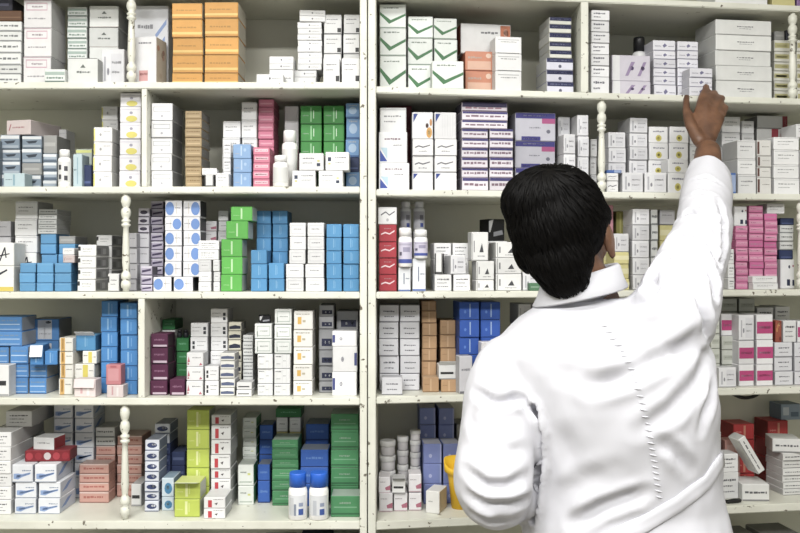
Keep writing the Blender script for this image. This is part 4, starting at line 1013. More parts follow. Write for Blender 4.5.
S('R2', 495.5, 522, [242, 257.7, 274], .032, .07, 'blackcone', 'wide cone-marked carton', "beside the man's head")
S('R2', 522.8, 540, [272], .03, .06, 'sketch', 'single white carton', 'below the hair, by the shoulder')
S('R2', 487, 508, [241, 258, 275], .115, .06, 'plain', 'rear white carton', 'under the black packet', key='ci')
S('R2', 487.5, 506, [219], .12, .05, 'blackpack', 'shiny black packet', 'just beside the dark hair', on='ci', rot=14)
S('R2', 529.5, 541, [283], .008, .02, 'greenpacket', 'small green packet', 'against the nape hair')
S('R2', 604, 629, [235.5, 252, 264, 270.5, 279], .1, .08, 'yellowbox', 'cream-yellow carton', "beside the man's ear", key='cj', alt={0: 'plain'})
S('R2', 605, 614, [205], .105, .05, 'pinkpacket', 'upright pink packet', "above the man's ear", on='cj')
S('R2', 616, 624.5, [211], .105, .05, 'olivepacket', 'upright olive packet', 'beside the pink packet', on='cj')
S('R2', 614, 629.5, [233.5, 252, 264, 279], .035, .055, 'sketch', 'front white carton', 'close past the ear', alt={1: 'yellowbox', 2: 'yellowbox', 3: 'yellowbox'})
S('R2', 632.5, 650, [209, 225, 240.6, 258, 275], .04, .075, 'sketch', 'column white carton', 'between ear and raised sleeve')
S('R2', 651, 658.5, [209.5, 225, 241, 258, 275], .05, .07, 'thinlines', 'slim grey carton', 'beside the raised sleeve')
S('R2', 660, 676, [209.6, 225, 241, 258, 275], .06, .07, 'greylilac', 'pale grey carton', 'half behind the raised sleeve', alt={1: 'yellowbox', 2: 'yellowbox'})
S('R2', 735.8, 748.5, [226, 233, 240, 247.3, 254.5, 261.5, 268.5, 275.3, 282.4], .03, .08, 'pinkwall', 'flat hot-pink carton', 'nearest the raised sleeve', kind='pink_carton', key='ck')
S('R2', 749.2, 764, [205.5, 212.5, 219.6, 226.5, 233.4, 240.5, 247.6, 254.8, 262, 268.8], .031, .079, 'pinkwall', 'flat hot-pink carton', 'in the middle pink column', kind='pink_carton', on=None, key='cl', alt={5: 'magenta', 8: 'magenta'})
S('R2', 764.7, 778, [213.7, 220.6, 227.5, 234.4, 241.4, 248.3, 255.3, 262.2, 269], .031, .079, 'pinkwall', 'flat hot-pink carton', 'nearest the frame edge', kind='pink_carton', key='cm', alt={4: 'magenta', 0: 'magenta'})
S('R2', 753, 778.5, [276, 283], .006, .0235, 'plain', 'flat white carton', 'before the hot-pink columns')
S('R2', 734.3, 747.5, [206], .036, .06, 'navymarks', 'grey-lilac carton', 'on the first hot-pink column', on='ck')
S('R2', 728, 735, [249, 264, 278], .025, .07, 'texty', 'narrow white carton', 'between the sleeve and the pinks')
S('R2', 767, 784.5, [203.5], .036, .06, 'plain', 'white red-sided carton', 'crowning the hot-pink columns', on='cm', rot=-6)
S('R2', 780, 794.5, [218, 225, 233, 241.5, 250, 259.5], .06, .08, 'thinlines', 'grey or navy flat carton', 'by the frame edge spindle', alt={0: 'navybox', 4: 'navybox', 5: 'navymarks'})
# fourth shelf
S('R3', 379, 399, [305, 322, 339, 356, 374], .085, .08, 'twoline', 'two-line white carton', 'touching the post')
S('R3', 399.8, 420, [305, 322, 339, 356, 374], .085, .08, 'twoline', 'two-line white carton', 'touching the kraft ones')
S('R3', 381.5, 403, [377.5], .022, .05, 'twoline', 'front two-line carton', 'before the two-line columns')
S('R3', 421.5, 437, [301, 311, 323, 336, 349, 361, 376], .1, .08, 'kraft', 'kraft brown carton', 'rear, beside the two-line ones', kind='kraft_carton')
S('R3', 440, 456, [320, 335, 348, 362, 377], .1, .08, 'kraft', 'kraft brown carton', 'rear, beside the royal blues', kind='kraft_carton')
S('R3', 422, 439, [377.5], .05, .048, 'kraft', 'front kraft carton', 'nearer the two-line cartons', kind='kraft_carton')
S('R3', 440.5, 457, [379.5], .045, .05, 'kraft', 'front kraft carton', 'under the white gaping box', kind='kraft_carton', key='da')
S('R3', 438.5, 456.5, [364.5], .047, .045, 'blackline', 'white gaping box', 'on the front kraft carton', on='da', flap=(.012, -50, '#ececec'))
S('R3', 459, 479.5, [302, 320, 337.5, 355, 373], .05, .09, 'royal', 'royal blue carton', 'beside the kraft ones')
S('R3', 480.5, 501, [302, 320, 337.5, 355, 373], .055, .085, 'royal', 'royal blue carton', "above the man's shoulder")
S('R3', 459, 473, [356], .012, .034, 'greylilac', 'pale upright carton', 'before the royal blue ones', rot=6)
S('R3', 481, 494, [342], .012, .034, 'pinkcorner', 'pinkish white carton', 'peeking over the shoulder')
S('R3', 518, 531.5, [304, 325, 346, 368], .085, .08, 'sketch', 'shaded white carton', 'over the shoulder, nearer royal blue')
S('R3', 532.5, 546, [304, 325, 346, 368], .085, .08, 'sketch', 'shaded white carton', 'over the shoulder, nearer the nape')
S('R3', 721, 738, [298.5, 312, 330, 350, 370], .14, .08, 'greygreen', 'rear plain carton', 'behind the magenta-banded ones')
S('R3', 739, 755.5, [298.5, 312, 330, 350, 370], .14, .08, 'greygreen', 'rear plain carton', 'next along behind magenta bands')
S('R3', 757, 774, [307.5, 325, 345, 367], .14, .08, 'texty', 'rear grey-white carton', 'behind the magenta column')
S('R3', 775.5, 791, [306.5, 325, 345, 367], .14, .08, 'texty', 'rear grey-white carton', 'above the bold-print ones')
S('R3', 711, 720.5, [320, 334, 349, 364], .05, .07, 'greygreen', 'narrow greenish carton', 'against the coat side')
S('R3', 721.5, 737.5, [314, 336, 350, 365], .065, .065, 'greygreen', 'greenish grey carton', 'beside the coat', alt={0: 'magblock'})
S('R3', 719, 737, [367.5], .02, .04, 'sketch', 'low white carton', 'at shelf front beside the coat')
S('R3', 739, 754.8, [315, 341, 364.5], .03, .075, 'magblock', 'magenta-banded carton', 'topped by a white one', alt={0: 'sketch'})
S('R3', 756.5, 773.5, [314.5, 340, 364.5], .03, .075, 'magblock', 'magenta-banded carton', 'beside the bold-print ones')
S('R3', 775, 793.5, [342.6, 357, 371.5], .03, .08, 'twoline', 'bold-print white carton', 'beside the magenta bands', key='db')
S('R3', 794.5, 815, [342.6, 357, 371.5], .03, .08, 'twoline', 'bold-print white carton', 'cut off at the frame edge', key='dc')
S('R3', 775, 782, [320.5], .035, .06, 'floral', 'slim brown patterned carton', 'on the bold-print column', on='db')
S('R3', 783, 796.5, [320.5], .033, .06, 'texty', 'upright white carton', 'beside the brown patterned one', on='db')
S('R3', 797.5, 812, [321], .035, .06, 'magblock', 'magenta carton', 'at the frame edge, fourth shelf', on='dc')
# bottom shelf
def jar(x0, x1, ybase_key, yt, v, label, key):
    unit, row = 'R', 4
    um = (uv_of(unit, x0, v) + uv_of(unit, x1, v)) / 2
    r = (uv_of(unit, x1, v) - uv_of(unit, x0, v)) / 2 - GAP
    px, py, rz = place(unit, um, v)
    zb = REG[ybase_key] if ybase_key else SHELF_Z['R'][5]
    H = zy(yt, DF + py) - zb
    root = empty('ointment_jar', (px, py, zb + .0002), rz)
    tag(root, label, 'jar', 'white ointment jars on the bottom shelf')
    LABELS.append((label, root.name))
    bm = bmesh.new(); add_lathe(bm, [(r * .82, 0), (r * .9, H * .1), (r * .9, H * .58), (r * .84, H * .62)], 22); bm_obj('jar_body', bm, M('#dcd9dc', .4), root)
    bm = bmesh.new(); add_lathe(bm, [(r * .96, H * .625), (r, H * .66), (r, H * .95), (r * .95, H * .995)], 22); bm_obj('lid', bm, M('#ececec', .4), root)
    REG[key] = zb + H + .0004
for c, (x0, x1, ys, v, w) in enumerate(((379.5, 396, [500, 485, 470, 455, 440], .16, 'touching the post'), (396.6, 409, [496, 480, 464, 450, 436], .175, 'in the middle column'), (409.6, 421, [492, 479, 466, 452, 440, 430], .165, 'beside the periwinkle boxes'))):
    k = None
    for i, yt in enumerate(ys):
        n = len(ys); p = n - 1 - i
        pos = 'topmost' if p == 0 else 'lowest' if i == 0 else ORD[p] + ' down'
        jar(x0, x1, k, yt, v, f'white ointment jar, {pos}, {w}', 'jar%d' % c); k = 'jar%d' % c
S('R4', 378.5, 392.8, [493], .075, .055, 'pinkcorner', 'pink-cornered carton', 'nearest the post', key='ea')
S('R4', 393.5, 407.8, [493], .075, .055, 'pinkcorner', 'pink-cornered carton', 'in the middle of three', key='ea')
S('R4', 408.5, 422, [493], .075, .055, 'pinkcorner', 'pink-cornered carton', 'nearest the periwinkle ones')
S('R4', 378.5, 391, [477], .078, .05, 'pinkcorner', 'upper pink-cornered carton', 'before the jars by the post', on='ea')
S('R4', 392, 406, [479], .07, .05, 'blackline', 'dark-topped white carton', 'on the middle pink-cornered one', on='ea', flap=(.015, -20, '#4a4a4c'))
S('R4', 408, 421.5, [474], .078, .05, 'pinkcorner', 'upper pink-cornered carton', 'beside the periwinkle ones', on='ea')
S('R4', 419.5, 436, [408, 425, 442, 460, 478], .2, .085, 'periwinkle', 'rear periwinkle carton', 'nearer the jars')
S('R4', 438.5, 454.5, [408, 425, 442, 460, 478], .2, .085, 'periwinkle', 'rear periwinkle carton', 'nearer the white sleeve')
S('R4', 423, 442, [444, 464, 484], .125, .07, 'periwinkle', 'front periwinkle carton', 'nearer the jars')
S('R4', 443, 461, [444, 464, 484], .125, .07, 'periwinkle', 'front periwinkle carton', 'by the yellow tub')
S('R4', 456.5, 470, [424, 437, 452, 468, 484], .205, .08, 'medgrey', 'small grey carton', 'by the sleeve, bottom shelf')
S('R4', 425, 440, [491], .045, .062, 'tissue', 'white cube box', 'before the periwinkle cartons', rot=-24, kind='tissue_box')
S('R4', 733.5, 755, [424, 440, 457, 474], .16, .07, 'boldred', 'bright red carton', 'beside the leaning white box', kind='red_carton')
S('R4', 768, 789, [421, 440, 458, 474], .2, .07, 'boldred', 'bright red carton', 'behind the black-print flats', kind='red_carton', key='eb')
S('R4', 781, 801, [404], .21, .06, 'bluepacket', 'blue-grey packet', 'on the far red column', on='eb')
S('R4', 725, 741, [440, 456, 472], .115, .04, 'paleRed', 'pale red carton', 'before the bright reds')
S('R4', 718.5, 739, [454, 472.5], .06, .05, 'texty', 'white block carton', 'beside the coat hem')
S('R4', 712, 722, [432, 452, 472], .12, .06, 'plain', 'narrow white carton', 'half behind the coat, bottom shelf')
S('R4', 743, 769, [484], .03, .08, 'blackprint', 'low flat white carton', 'under the leaning box', rot=-10, key='ec')
S('R4', 783, 803, [453, 461, 468.5, 476, 482.5, 489], .07, .08, 'blackprint', 'flat black-print carton', 'at the far bottom corner', key='ed')
S('R4', 774, 800, [439], .075, .075, 'blackprint', 'askew black-print carton', 'topping the black-print flats', on='ed', rot=-18)
# the carton leaning against the flat stack
u = uv_of('R', 767, .045)
o = link('flat_carton', carton_mesh('flat_carton', .105, .022, .05, 'blackprint', 3))
px, py = P0X + u * EC, u * ES + .035
o.location = (px - 0.052, py, SHELF_Z['R'][5] + .108)
o.rotation_euler = (math.radians(0), math.radians(58), TH)
tag(o, 'long white black-print carton leaning aslant against the flat stack', 'box')
# yellow tub, black cords
u = uv_of('R', 462, .085); px, py, rz = place('R', u, .085)
z5 = SHELF_Z['R'][5]
root = empty('yellow_tub', (px, py, z5 + .0003), 0)
tag(root, "open yellow plastic tub half hidden by the man's sleeve", 'tub')
h = zy(458, DF + py) - z5
bm = bmesh.new()
seg = 28
def ring(r, z, dip=0.0):
    out = []
    for k in range(seg):
        a = 2 * math.pi * k / seg
        zz = z - dip * max(0, math.cos(a + math.pi / 2 + .5)) ** 2
        out.append(bm.verts.new((r * math.cos(a), r * .8 * math.sin(a), zz)))
    return out
rs = [ring(.026, 0), ring(.034, h * .6), ring(.037, h * .72, .004), ring(.044, h * .76, .006), ring(.045, h, .022), ring(.0425, h, .022), ring(.041, h * .78, .006), ring(.031, h * .6), ring(.024, .004)]
for a, b in zip(rs, rs[1:]):
    for k in range(seg):
        f = bm.faces.new((a[k], a[(k + 1) % seg], b[(k + 1) % seg], b[k])); f.smooth = True
bm.faces.new(rs[0][::-1]); bm.faces.new(rs[-1])
bm_obj('tub_body', bm, plain_mat('yellow_plastic', '#dfb534', .45), root)
def cord(name, pts, r, mat, label, cat):
    bm = bmesh.new()
    P = [Vector(p) for p in pts]
    Q = []
    for i in range(len(P) - 1):
        p0, p1, p2, p3 = P[max(i - 1, 0)], P[i], P[i + 1], P[min(i + 2, len(P) - 1)]
        Q += [0.5 * ((2 * p1) + (p2 - p0) * t + (2 * p0 - 5 * p1 + 4 * p2 - p3) * t * t + (3 * p1 - p0 - 3 * p2 + p3) * t ** 3) for t in (0, .2, .4, .6, .8)]
    Q.append(P[-1])
    rows = []
    for i, q in enumerate(Q):
        t = (Q[min(i + 1, len(Q) - 1)] - Q[max(i - 1, 0)]).normalized()
        n = Vector((0, 0, 1)); m = t.cross(n).normalized()
        rows.append([bm.verts.new(q + (n * math.cos(math.pi * k / 4) + m * math.sin(math.pi * k / 4)) * r) for k in range(8)])
    for a, b in zip(rows, rows[1:]):
        for k in range(8):
            f = bm.faces.new((a[k], b[k], b[(k + 1) % 8], a[(k + 1) % 8])); f.smooth = True
    bm.faces.new(rows[0]); bm.faces.new(rows[-1][::-1])
    o = bm_obj(name, bm, mat)
    tag(o, label, cat)
    return o
RUB = plain_mat('black_rubber', '#1a1a1a', .5)
def rp(x, v, z):
    uu = uv_of('R', x, v); a, b, _ = place('R', uu, v); return (a, b, z)
cord('cord', [rp(724, .03, z5 + .0045), rp(728, .026, z5 + .0045), rp(734, .034, z5 + .0045), rp(740, .03, z5 + .0045), rp(737, .022, z5 + .0045), rp(727, .02, z5 + .0045)], .0042, RUB, 'short black rubber cord curled on the bottom shelf beside the coat', 'cord')
for k, (x0, x1, yy) in enumerate(((735, 765, 540), (770, 806, 537), (380, 420, 552))):
    S('R5', x0, x1, [yy], .06, .12, 'medgrey', 'grey carton', ['below the black-print flats, nearer the coat', 'below the black-print flats, frame edge', 'below the pink-cornered ones'][k])
zu = SHELF_Z['R'][4] - THICK[4]
cord('strap', [rp(729, .09, zu - .005), rp(734, .088, zu - .013), rp(743, .086, zu - .021), rp(753, .086, zu - .019), rp(760, .088, zu - .01), rp(763, .09, zu - .005)], .0045, RUB, 'black strap sagging under the fourth shelf above the bright red cartons', 'strap')
# ---------------------------------------------------------------- the person in the lab coat
def W(x, y, d):
    return Vector(((x - CX) * d / F, d - DF, CZ + (CY - y) * d / F))

def tube(bm, pts, radii, seg=18, flat=1.0, up=None):
    """closed tapered limb through pts; flat squeezes the section along 'up'"""
    pts = [Vector(p) for p in pts]
    # round the polyline with extra points
    P, Rr = [], []
    for i in range(len(pts) - 1):
        p0 = pts[max(i - 1, 0)]; p1 = pts[i]; p2 = pts[i + 1]; p3 = pts[min(i + 2, len(pts) - 1)]
        for k in range(5):
            t = k / 5
            P.append(0.5 * ((2 * p1) + (p2 - p0) * t + (2 * p0 - 5 * p1 + 4 * p2 - p3) * t * t + (3 * p1 - p0 - 3 * p2 + p3) * t ** 3))
            Rr.append(radii[i] * (1 - t) + radii[i + 1] * t)
    P.append(pts[-1]); Rr.append(radii[-1])
    d0 = (P[1] - P[0]).normalized(); d1 = (P[-1] - P[-2]).normalized()
    pre = [(P[0] - d0 * Rr[0] * s, Rr[0] * c) for s, c in ((.95, .3), (.75, .66), (.4, .92))]
    post = [(P[-1] + d1 * Rr[-1] * s, Rr[-1] * c) for s, c in ((.4, .92), (.75, .66), (.95, .3))]
    allp = pre + list(zip(P, Rr)) + post
    n = None
    rings = []
    for i, (c, r) in enumerate(allp):
        a = allp[max(i - 1, 0)][0]; b = allp[min(i + 1, len(allp) - 1)][0]
        t = (b - a).normalized()
        if n is None:
            ref = Vector(up) if up else (Vector((0, 1, 0)) if abs(t.y) < .8 else Vector((1, 0, 0)))
            n = (ref - t * ref.dot(t)).normalized()
        else:
            n = (n - t * n.dot(t)).normalized()
        m = t.cross(n)
        rings.append([bm.verts.new(c + (n * math.cos(2 * math.pi * k / seg) * flat + m * math.sin(2 * math.pi * k / seg)) * r) for k in range(seg)])
    for a, b in zip(rings, rings[1:]):
        for k in range(seg):
            bm.faces.new((a[k], a[(k + 1) % seg], b[(k + 1) % seg], b[k]))
    bm.faces.new(rings[0][::-1]); bm.faces.new(rings[-1])

def blob(bm, c, r, mat=None):
    ret = bmesh.ops.create_icosphere(bm, subdivisions=3, radius=1.0)
    for v in ret['verts']:
        p = Vector((v.co.x * r[0], v.co.y * r[1], v.co.z * r[2])) + Vector(c)
        v.co = mat @ p if mat else p

def loft(bm, rings, seg=48, pw=2.4):
    """rings: centre, half width, half depth - stacked slices, squarish ovals"""
    R_ = []
    for c, a, b in rings:
        row = []
        for k in range(seg):
            t = 2 * math.pi * k / seg
            cs, sn = math.cos(t), math.sin(t)
            row.append(bm.verts.new(Vector(c) + Vector((a * math.copysign(abs(cs) ** (2 / pw), cs), b * math.copysign(abs(sn) ** (2 / pw), sn), 0))))
        R_.append(row)
    for a, b in zip(R_, R_[1:]):
        for k in range(seg):
            bm.faces.new((a[k], a[(k + 1) % seg], b[(k + 1) % seg], b[k]))
    bm.faces.new(R_[0][::-1]); bm.faces.new(R_[-1])

def fuse(bm, voxel, smooth=4, factor=0.5):
    """one continuous skin over everything in bm"""
    bmesh.ops.recalc_face_normals(bm, faces=bm.faces[:])
    me = bpy.data.meshes.new('tmp'); bm.to_mesh(me); bm.free()
    o = bpy.data.objects.new('tmp', me); COL.objects.link(o)
    m = o.modifiers.new('r', 'REMESH'); m.mode = 'VOXEL'; m.voxel_size = voxel; m.use_smooth_shade = True
    if smooth:
        s = o.modifiers.new('s', 'SMOOTH'); s.iterations = smooth; s.factor = factor
    dg = bpy.context.evaluated_depsgraph_get()
    out = bpy.data.meshes.new_from_object(o.evaluated_get(dg))
    bpy.data.objects.remove(o)
    for p in out.polygons:
        p.use_smooth = True
    return out

HX, HY = W(600, 400, 1.62).x, W(600, 400, 1.62).y
man = empty('person', (HX + .03, HY, 0))
tag(man, 'dark-haired person in a white lab coat seen from behind, reaching up to the top shelf', 'person')
def pchild(name, me, mats):
    o = link(name, me, man, mats)
    o.matrix_parent_inverse = Matrix.Translation(-man.location)
    return o

SKIN = noise_mat('skin', '#6e4e3a', '#4c3325', 30, .35, .7, .5, .25, 260)
COAT = plain_mat('white_cotton', '#bfbfc5', .85, .08)
HAIR = plain_mat('black_hair', '#040303', .6, .12)
TROU = noise_mat('dark_trousers', '#33363f', '#2a2d35', 60, .3, .7, .8)
SHOE = plain_mat('black_leather', '#17130f', .35)

# key points of the pose
SH_R, EL_R, WR_R = W(680, 308, 1.57), W(703, 222, 1.80), W(708, 152, 2.0)
SH_L, EL_L, WR_L = W(502, 372, 1.60), W(488, 496, 1.51), W(506, 486, 1.74)
HC = W(564, 238, 1.595)
HM = Matrix.Translation(HC) @ Matrix.Rotation(math.radians(-25), 4, 'Z') @ Matrix.Rotation(math.radians(-9), 4, 'Y') @ Matrix.Rotation(math.radians(6), 4, 'X')

def head(bm):
    for c, r in (((0, -.012, .03), (.076, .094, .088)), ((0, .03, -.04), (.057, .06, .075)), ((0, .055, -.094), (.03, .026, .022)),
                 ((0, .07, .022), (.055, .022, .012)), ((.036, .055, -.03), (.027, .03, .027)), ((-.036, .055, -.03), (.027, .03, .027)),
                 ((0, .083, -.06), (.024, .011, .008)), ((0, .082, -.07), (.02, .011, .007)), ((0, .104, -.03), (.016, .012, .010))):
        blob(bm, c, r, HM)
    tube(bm, [HM @ Vector(p) for p in ((0, .08, .018), (0, .094, -.005), (0, .106, -.028))], [.009, .009, .011], 10)
    for s in (-1, 1):
        em = HM @ Matrix.Translation((s * .08, -.006, -.014)) @ Matrix.Rotation(s * math.radians(-18), 4, 'Z')
        blob(bm, (0, 0, 0), (.007, .018, .031), em)
        blob(bm, (s * .004, -.007, .006), (.006, .012, .024), em)
        blob(bm, (0, .003, -.028), (.006, .009, .010), em)

def hand(bm, wrist, knuckles, fingers, thumb, rad):
    for k in knuckles:
        tube(bm, [wrist, wrist.lerp(k, .5), k], [.017, .0145, .0115], 12)
    c = sum(knuckles, Vector()) / len(knuckles)
    for i in range(len(knuckles) - 1):
        tube(bm, [wrist.lerp(knuckles[i], .35), knuckles[i].lerp(knuckles[i + 1], .5)], [.014, .0095], 10)
    for k, f, r in zip(knuckles, fingers, rad):
        tube(bm, [k] + f, [r * 1.18] + [r * (1 - .07 * j) for j in range(len(f))], 12)
    tube(bm, thumb, [.016, .0125, .0095, .0075], 12)

bm = bmesh.new()
head(bm)
tube(bm, [HM @ Vector((0, -.022, -.03)), W(584, 296, 1.605), W(592, 325, 1.61)], [.056, .058, .066], 22)
cz = lambda y, x, d=1.62: W(x, y, d)
torso = [(330, 598, 55, .055), (345, 600, 82, .075), (370, 605, 90, .085), (410, 616, 80, .09), (450, 622, 76, .085), (490, 625, 76, .075), (530, 628, 80, .08), (585, 630, 86, .10), (640, 630, 86, .105)]
px = 1.62 / F
loft(bm, [(cz(y, x), hw * px, hd) for y, x, hw, hd in torso][::-1])
tube(bm, [W(640, 340, 1.6), SH_R, SH_R.lerp(EL_R, .5), EL_R, EL_R.lerp(WR_R, .35), WR_R], [.05, .045, .037, .036, .036, .0285], 18)
tube(bm, [W(545, 360, 1.6), SH_L, SH_L.lerp(EL_L, .5), EL_L, EL_L.lerp(WR_L, .4), WR_L], [.05, .047, .042, .038, .038, .029], 18)
# right hand: index and thumb up to the small cartons, the others curled over the shelf edge
KR = [W(699, 111, 2.075), W(705, 107, 2.075), W(714, 111, 2.07), W(720, 118, 2.062)]
FR = [[W(702, 98, 2.105), W(705.5, 90.5, 2.135), W(706, 87, 2.148)], [W(711, 98, 2.11), W(714, 94, 2.135), W(714, 93.5, 2.15)],
      [W(719, 102, 2.102), W(721.5, 98.5, 2.125), W(721.5, 99.5, 2.14)], [W(724, 111, 2.088), W(725.5, 107.5, 2.105), W(725, 109, 2.12)]]
TR = [W(699, 140, 2.02), W(690, 124, 2.045), W(686.5, 110, 2.075), W(686.5, 97, 2.105)]
hand(bm, W(706, 146, 2.018), KR, FR, TR, [.0098, .0102, .0098, .0084])
# left hand hangs relaxed in front of the coat
fw = (WR_L - EL_L).normalized(); sd = fw.cross(Vector((0, 0, 1))).normalized()
KL = [WR_L + fw * .092 + sd * s for s in (.03, .011, -.009, -.027)]
FL = [[k + fw * .036 + Vector((0, 0, -.012)), k + fw * .052 + Vector((0, 0, -.034)), k + fw * .05 + Vector((0, 0, -.052))] for k in KL]
TL = [WR_L + fw * .02 + sd * .022, WR_L + fw * .05 + sd * .045 + Vector((0, 0, -.01)), WR_L + fw * .078 + sd * .05 + Vector((0, 0, -.02)), WR_L + fw * .1 + sd * .046 + Vector((0, 0, -.03))]
hand(bm, WR_L, KL, FL, TL, [.0095, .0098, .0094, .0082])
HIPX = W(629, 500, 1.62).x
FEET = [(HIPX - .09, HY - .03), (HIPX + .10, HY + .03)]
for fx, fy in FEET:
    sx = HIPX + (fx - HIPX) * .9
    tube(bm, [(sx, HY, .93), (sx, HY, .85), (fx, fy + .01, .48), (fx, fy - .015, .32), (fx, fy - .01, .10)], [.085, .085, .055, .052, .04], 18)
    tube(bm, [(fx, fy - .02, .06), (fx, fy + .09, .045), (fx, fy + .16, .035)], [.036, .034, .028], 12)
pchild('body', fuse(bm, .0045, 3), [SKIN])

for s in (-1, 1):
    bm = bmesh.new(); blob(bm, (s * .031, .0735, .004), (.0125, .0125, .0125), HM)
    for f in bm.faces:
        f.smooth = True
        c = HM.inverted() @ f.calc_center_median() - Vector((s * .031, .0735, .004))
        if c.y > .0105:
            f.material_index = 1
    bm_e = bpy.data.meshes.new('eye'); bm.to_mesh(bm_e); bm.free()
    pchild('eye', bm_e, [plain_mat('eye_white', '#e6e0da', .2), plain_mat('iris', '#1d120c', .2)])

# hair: a close cap with locks lying over it
bm = bmesh.new()
blob(bm, (0, -.026, .038), (.087, .099, .097), HM)
blob(bm, (.002, -.062, -.022), (.06, .05, .064), HM)
blob(bm, (.004, -.06, -.066), (.042, .034, .036), HM)
blob(bm, (-.008, -.04, .075), (.08, .085, .06), HM)
blob(bm, (.062, -.002, .03), (.026, .045, .03), HM)
blob(bm, (-.064, -.002, .025), (.026, .045, .04), HM)
blob(bm, (-.066, -.018, -.01), (.022, .042, .042), HM)
hair_me = fuse(bm, .005, 3)
bm = bmesh.new(); bm.from_mesh(hair_me)
bvh = BVHTree.FromBMesh(bm)
rng = random.Random(11)
crown = HM @ Vector((.01, -.075, .115))
faces = bm.faces[:]
picks = [rng.choice(faces) for _ in range(2600)]
seeds = [(f.calc_center_median().copy(), f.normal.copy()) for f in picks]
inv = HM.inverted()
for c, n in seeds:
    lc = inv @ c
    away = (c - crown)
    t = away - n * away.dot(n)
    if t.length < 1e-4:
        continue
    t.normalize()
    swirl = n.cross(t)
    t = (t + swirl * (.35 + rng.uniform(-.3, .3)) + Vector((0, 0, -.35))).normalized()
    t = (t - n * t.dot(n)).normalized()
    side = n.cross(t)
    ln = rng.uniform(.018, .038); wd = rng.uniform(.0009, .0022)
    lift = rng.uniform(.0, .0035)
    prev = None
    for k in range(5):
        s = k / 4
        p = c + t * ln * s
        q, qn, _, _ = bvh.find_nearest(p)
        p = q + qn * (.0006 + lift * s ** 1.5 + .0012 * math.sin(s * 3.1))
        ww = wd * (1 - s ** 2) + .00012
        pair = (bm.verts.new(p - side * ww), bm.verts.new(p + qn * ww * .9), bm.verts.new(p + side * ww))
        if prev:
            for a in (0, 1):
                f = bm.faces.new((prev[a], prev[a + 1], pair[a + 1], pair[a])); f.smooth = True
        prev = pair
me = bpy.data.meshes.new('hair'); bm.to_mesh(me); bm.free()
pchild('hair', me, [HAIR])

# the coat
bm = bmesh.new()
ct = [(298, 584, 36, .052), (307, 588, 52, .066), (318, 596, 76, .084), (335, 600, 98, .105), (354, 602, 107, .118), (380, 607, 106, .127), (405, 614, 101, .130), (440, 620, 95, .122), (475, 623, 94, .108), (505, 625, 97, .102), (535, 627, 103, .115), (580, 629, 112, .14), (640, 632, 118, .155), (760, 634, 126, .165)]
cz = lambda y, x, d=1.60: W(x, y, d)
loft(bm, [(cz(y, x), hw * px, hd) for y, x, hw, hd in ct][::-1], 64, 2.3)
tube(bm, [W(640, 345, 1.60), W(672, 314, 1.575), W(688, 270, 1.67), W(702, 234, 1.77), W(706, 198, 1.885), W(708, 172, 1.955)], [.083, .079, .0655, .0575, .053, .047], 24)
tube(bm, [W(540, 362, 1.61), W(511, 378, 1.60), W(499, 430, 1.56), W(492, 485, 1.52), W(501, 494, 1.60), W(506, 488, 1.70)], [.07, .076, .07, .067, .06, .05], 24)
blob(bm, W(694, 470, 1.60), (.05, .06, .085))
blob(bm, W(650, 332, 1.58), (.08, .06, .06))
blob(bm, W(560, 372, 1.545), (.075, .055, .075))
blob(bm, W(650, 380, 1.54), (.07, .05, .08))
coat_me = fuse(bm, .006, 6)
# cut the cuff ends flat, so the wrists come out of open sleeves
bm = bmesh.new(); bm.from_mesh(coat_me)
for c, n in ((W(706, 174, 1.95), ((WR_R - EL_R).normalized() + Vector((.28, 0, 0))).normalized()), (WR_L.lerp(EL_L, .12), (WR_L - EL_L).normalized())):
    geo = [g for g in bm.verts[:] + bm.edges[:] + bm.faces[:] if True]
    near = {v for v in bm.verts if (v.co - c).length < .13}
    fs = [f for f in bm.faces if all(v in near for v in f.verts)]
    es = list({e for f in fs for e in f.edges}); vs = list({v for f in fs for v in f.verts})
    r = bmesh.ops.bisect_plane(bm, geom=vs + es + fs, plane_co=c, plane_no=n, clear_outer=True)
bm.to_mesh(coat_me); bm.free()

def surf(bvh, x, y):
    o = Vector((0, -DF, CZ)); d = (W(x, y, 2.0) - o).normalized()
    h = bvh.ray_cast(o, d)
    return (h[0], h[1]) if h[0] else None
bm = bmesh.new(); bm.from_mesh(coat_me); cb = BVHTree.FromBMesh(bm); bm.free()
def onto(path, dens=6):
    out = []
    for (x0, y0), (x1, y1) in zip(path, path[1:]):
        for k in range(dens):
            h = surf(cb, x0 + (x1 - x0) * k / dens, y0 + (y1 - y0) * k / dens)
            if h:
                out.append(h[0])
    h = surf(cb, *path[-1])
    if h:
        out.append(h[0])
    return out
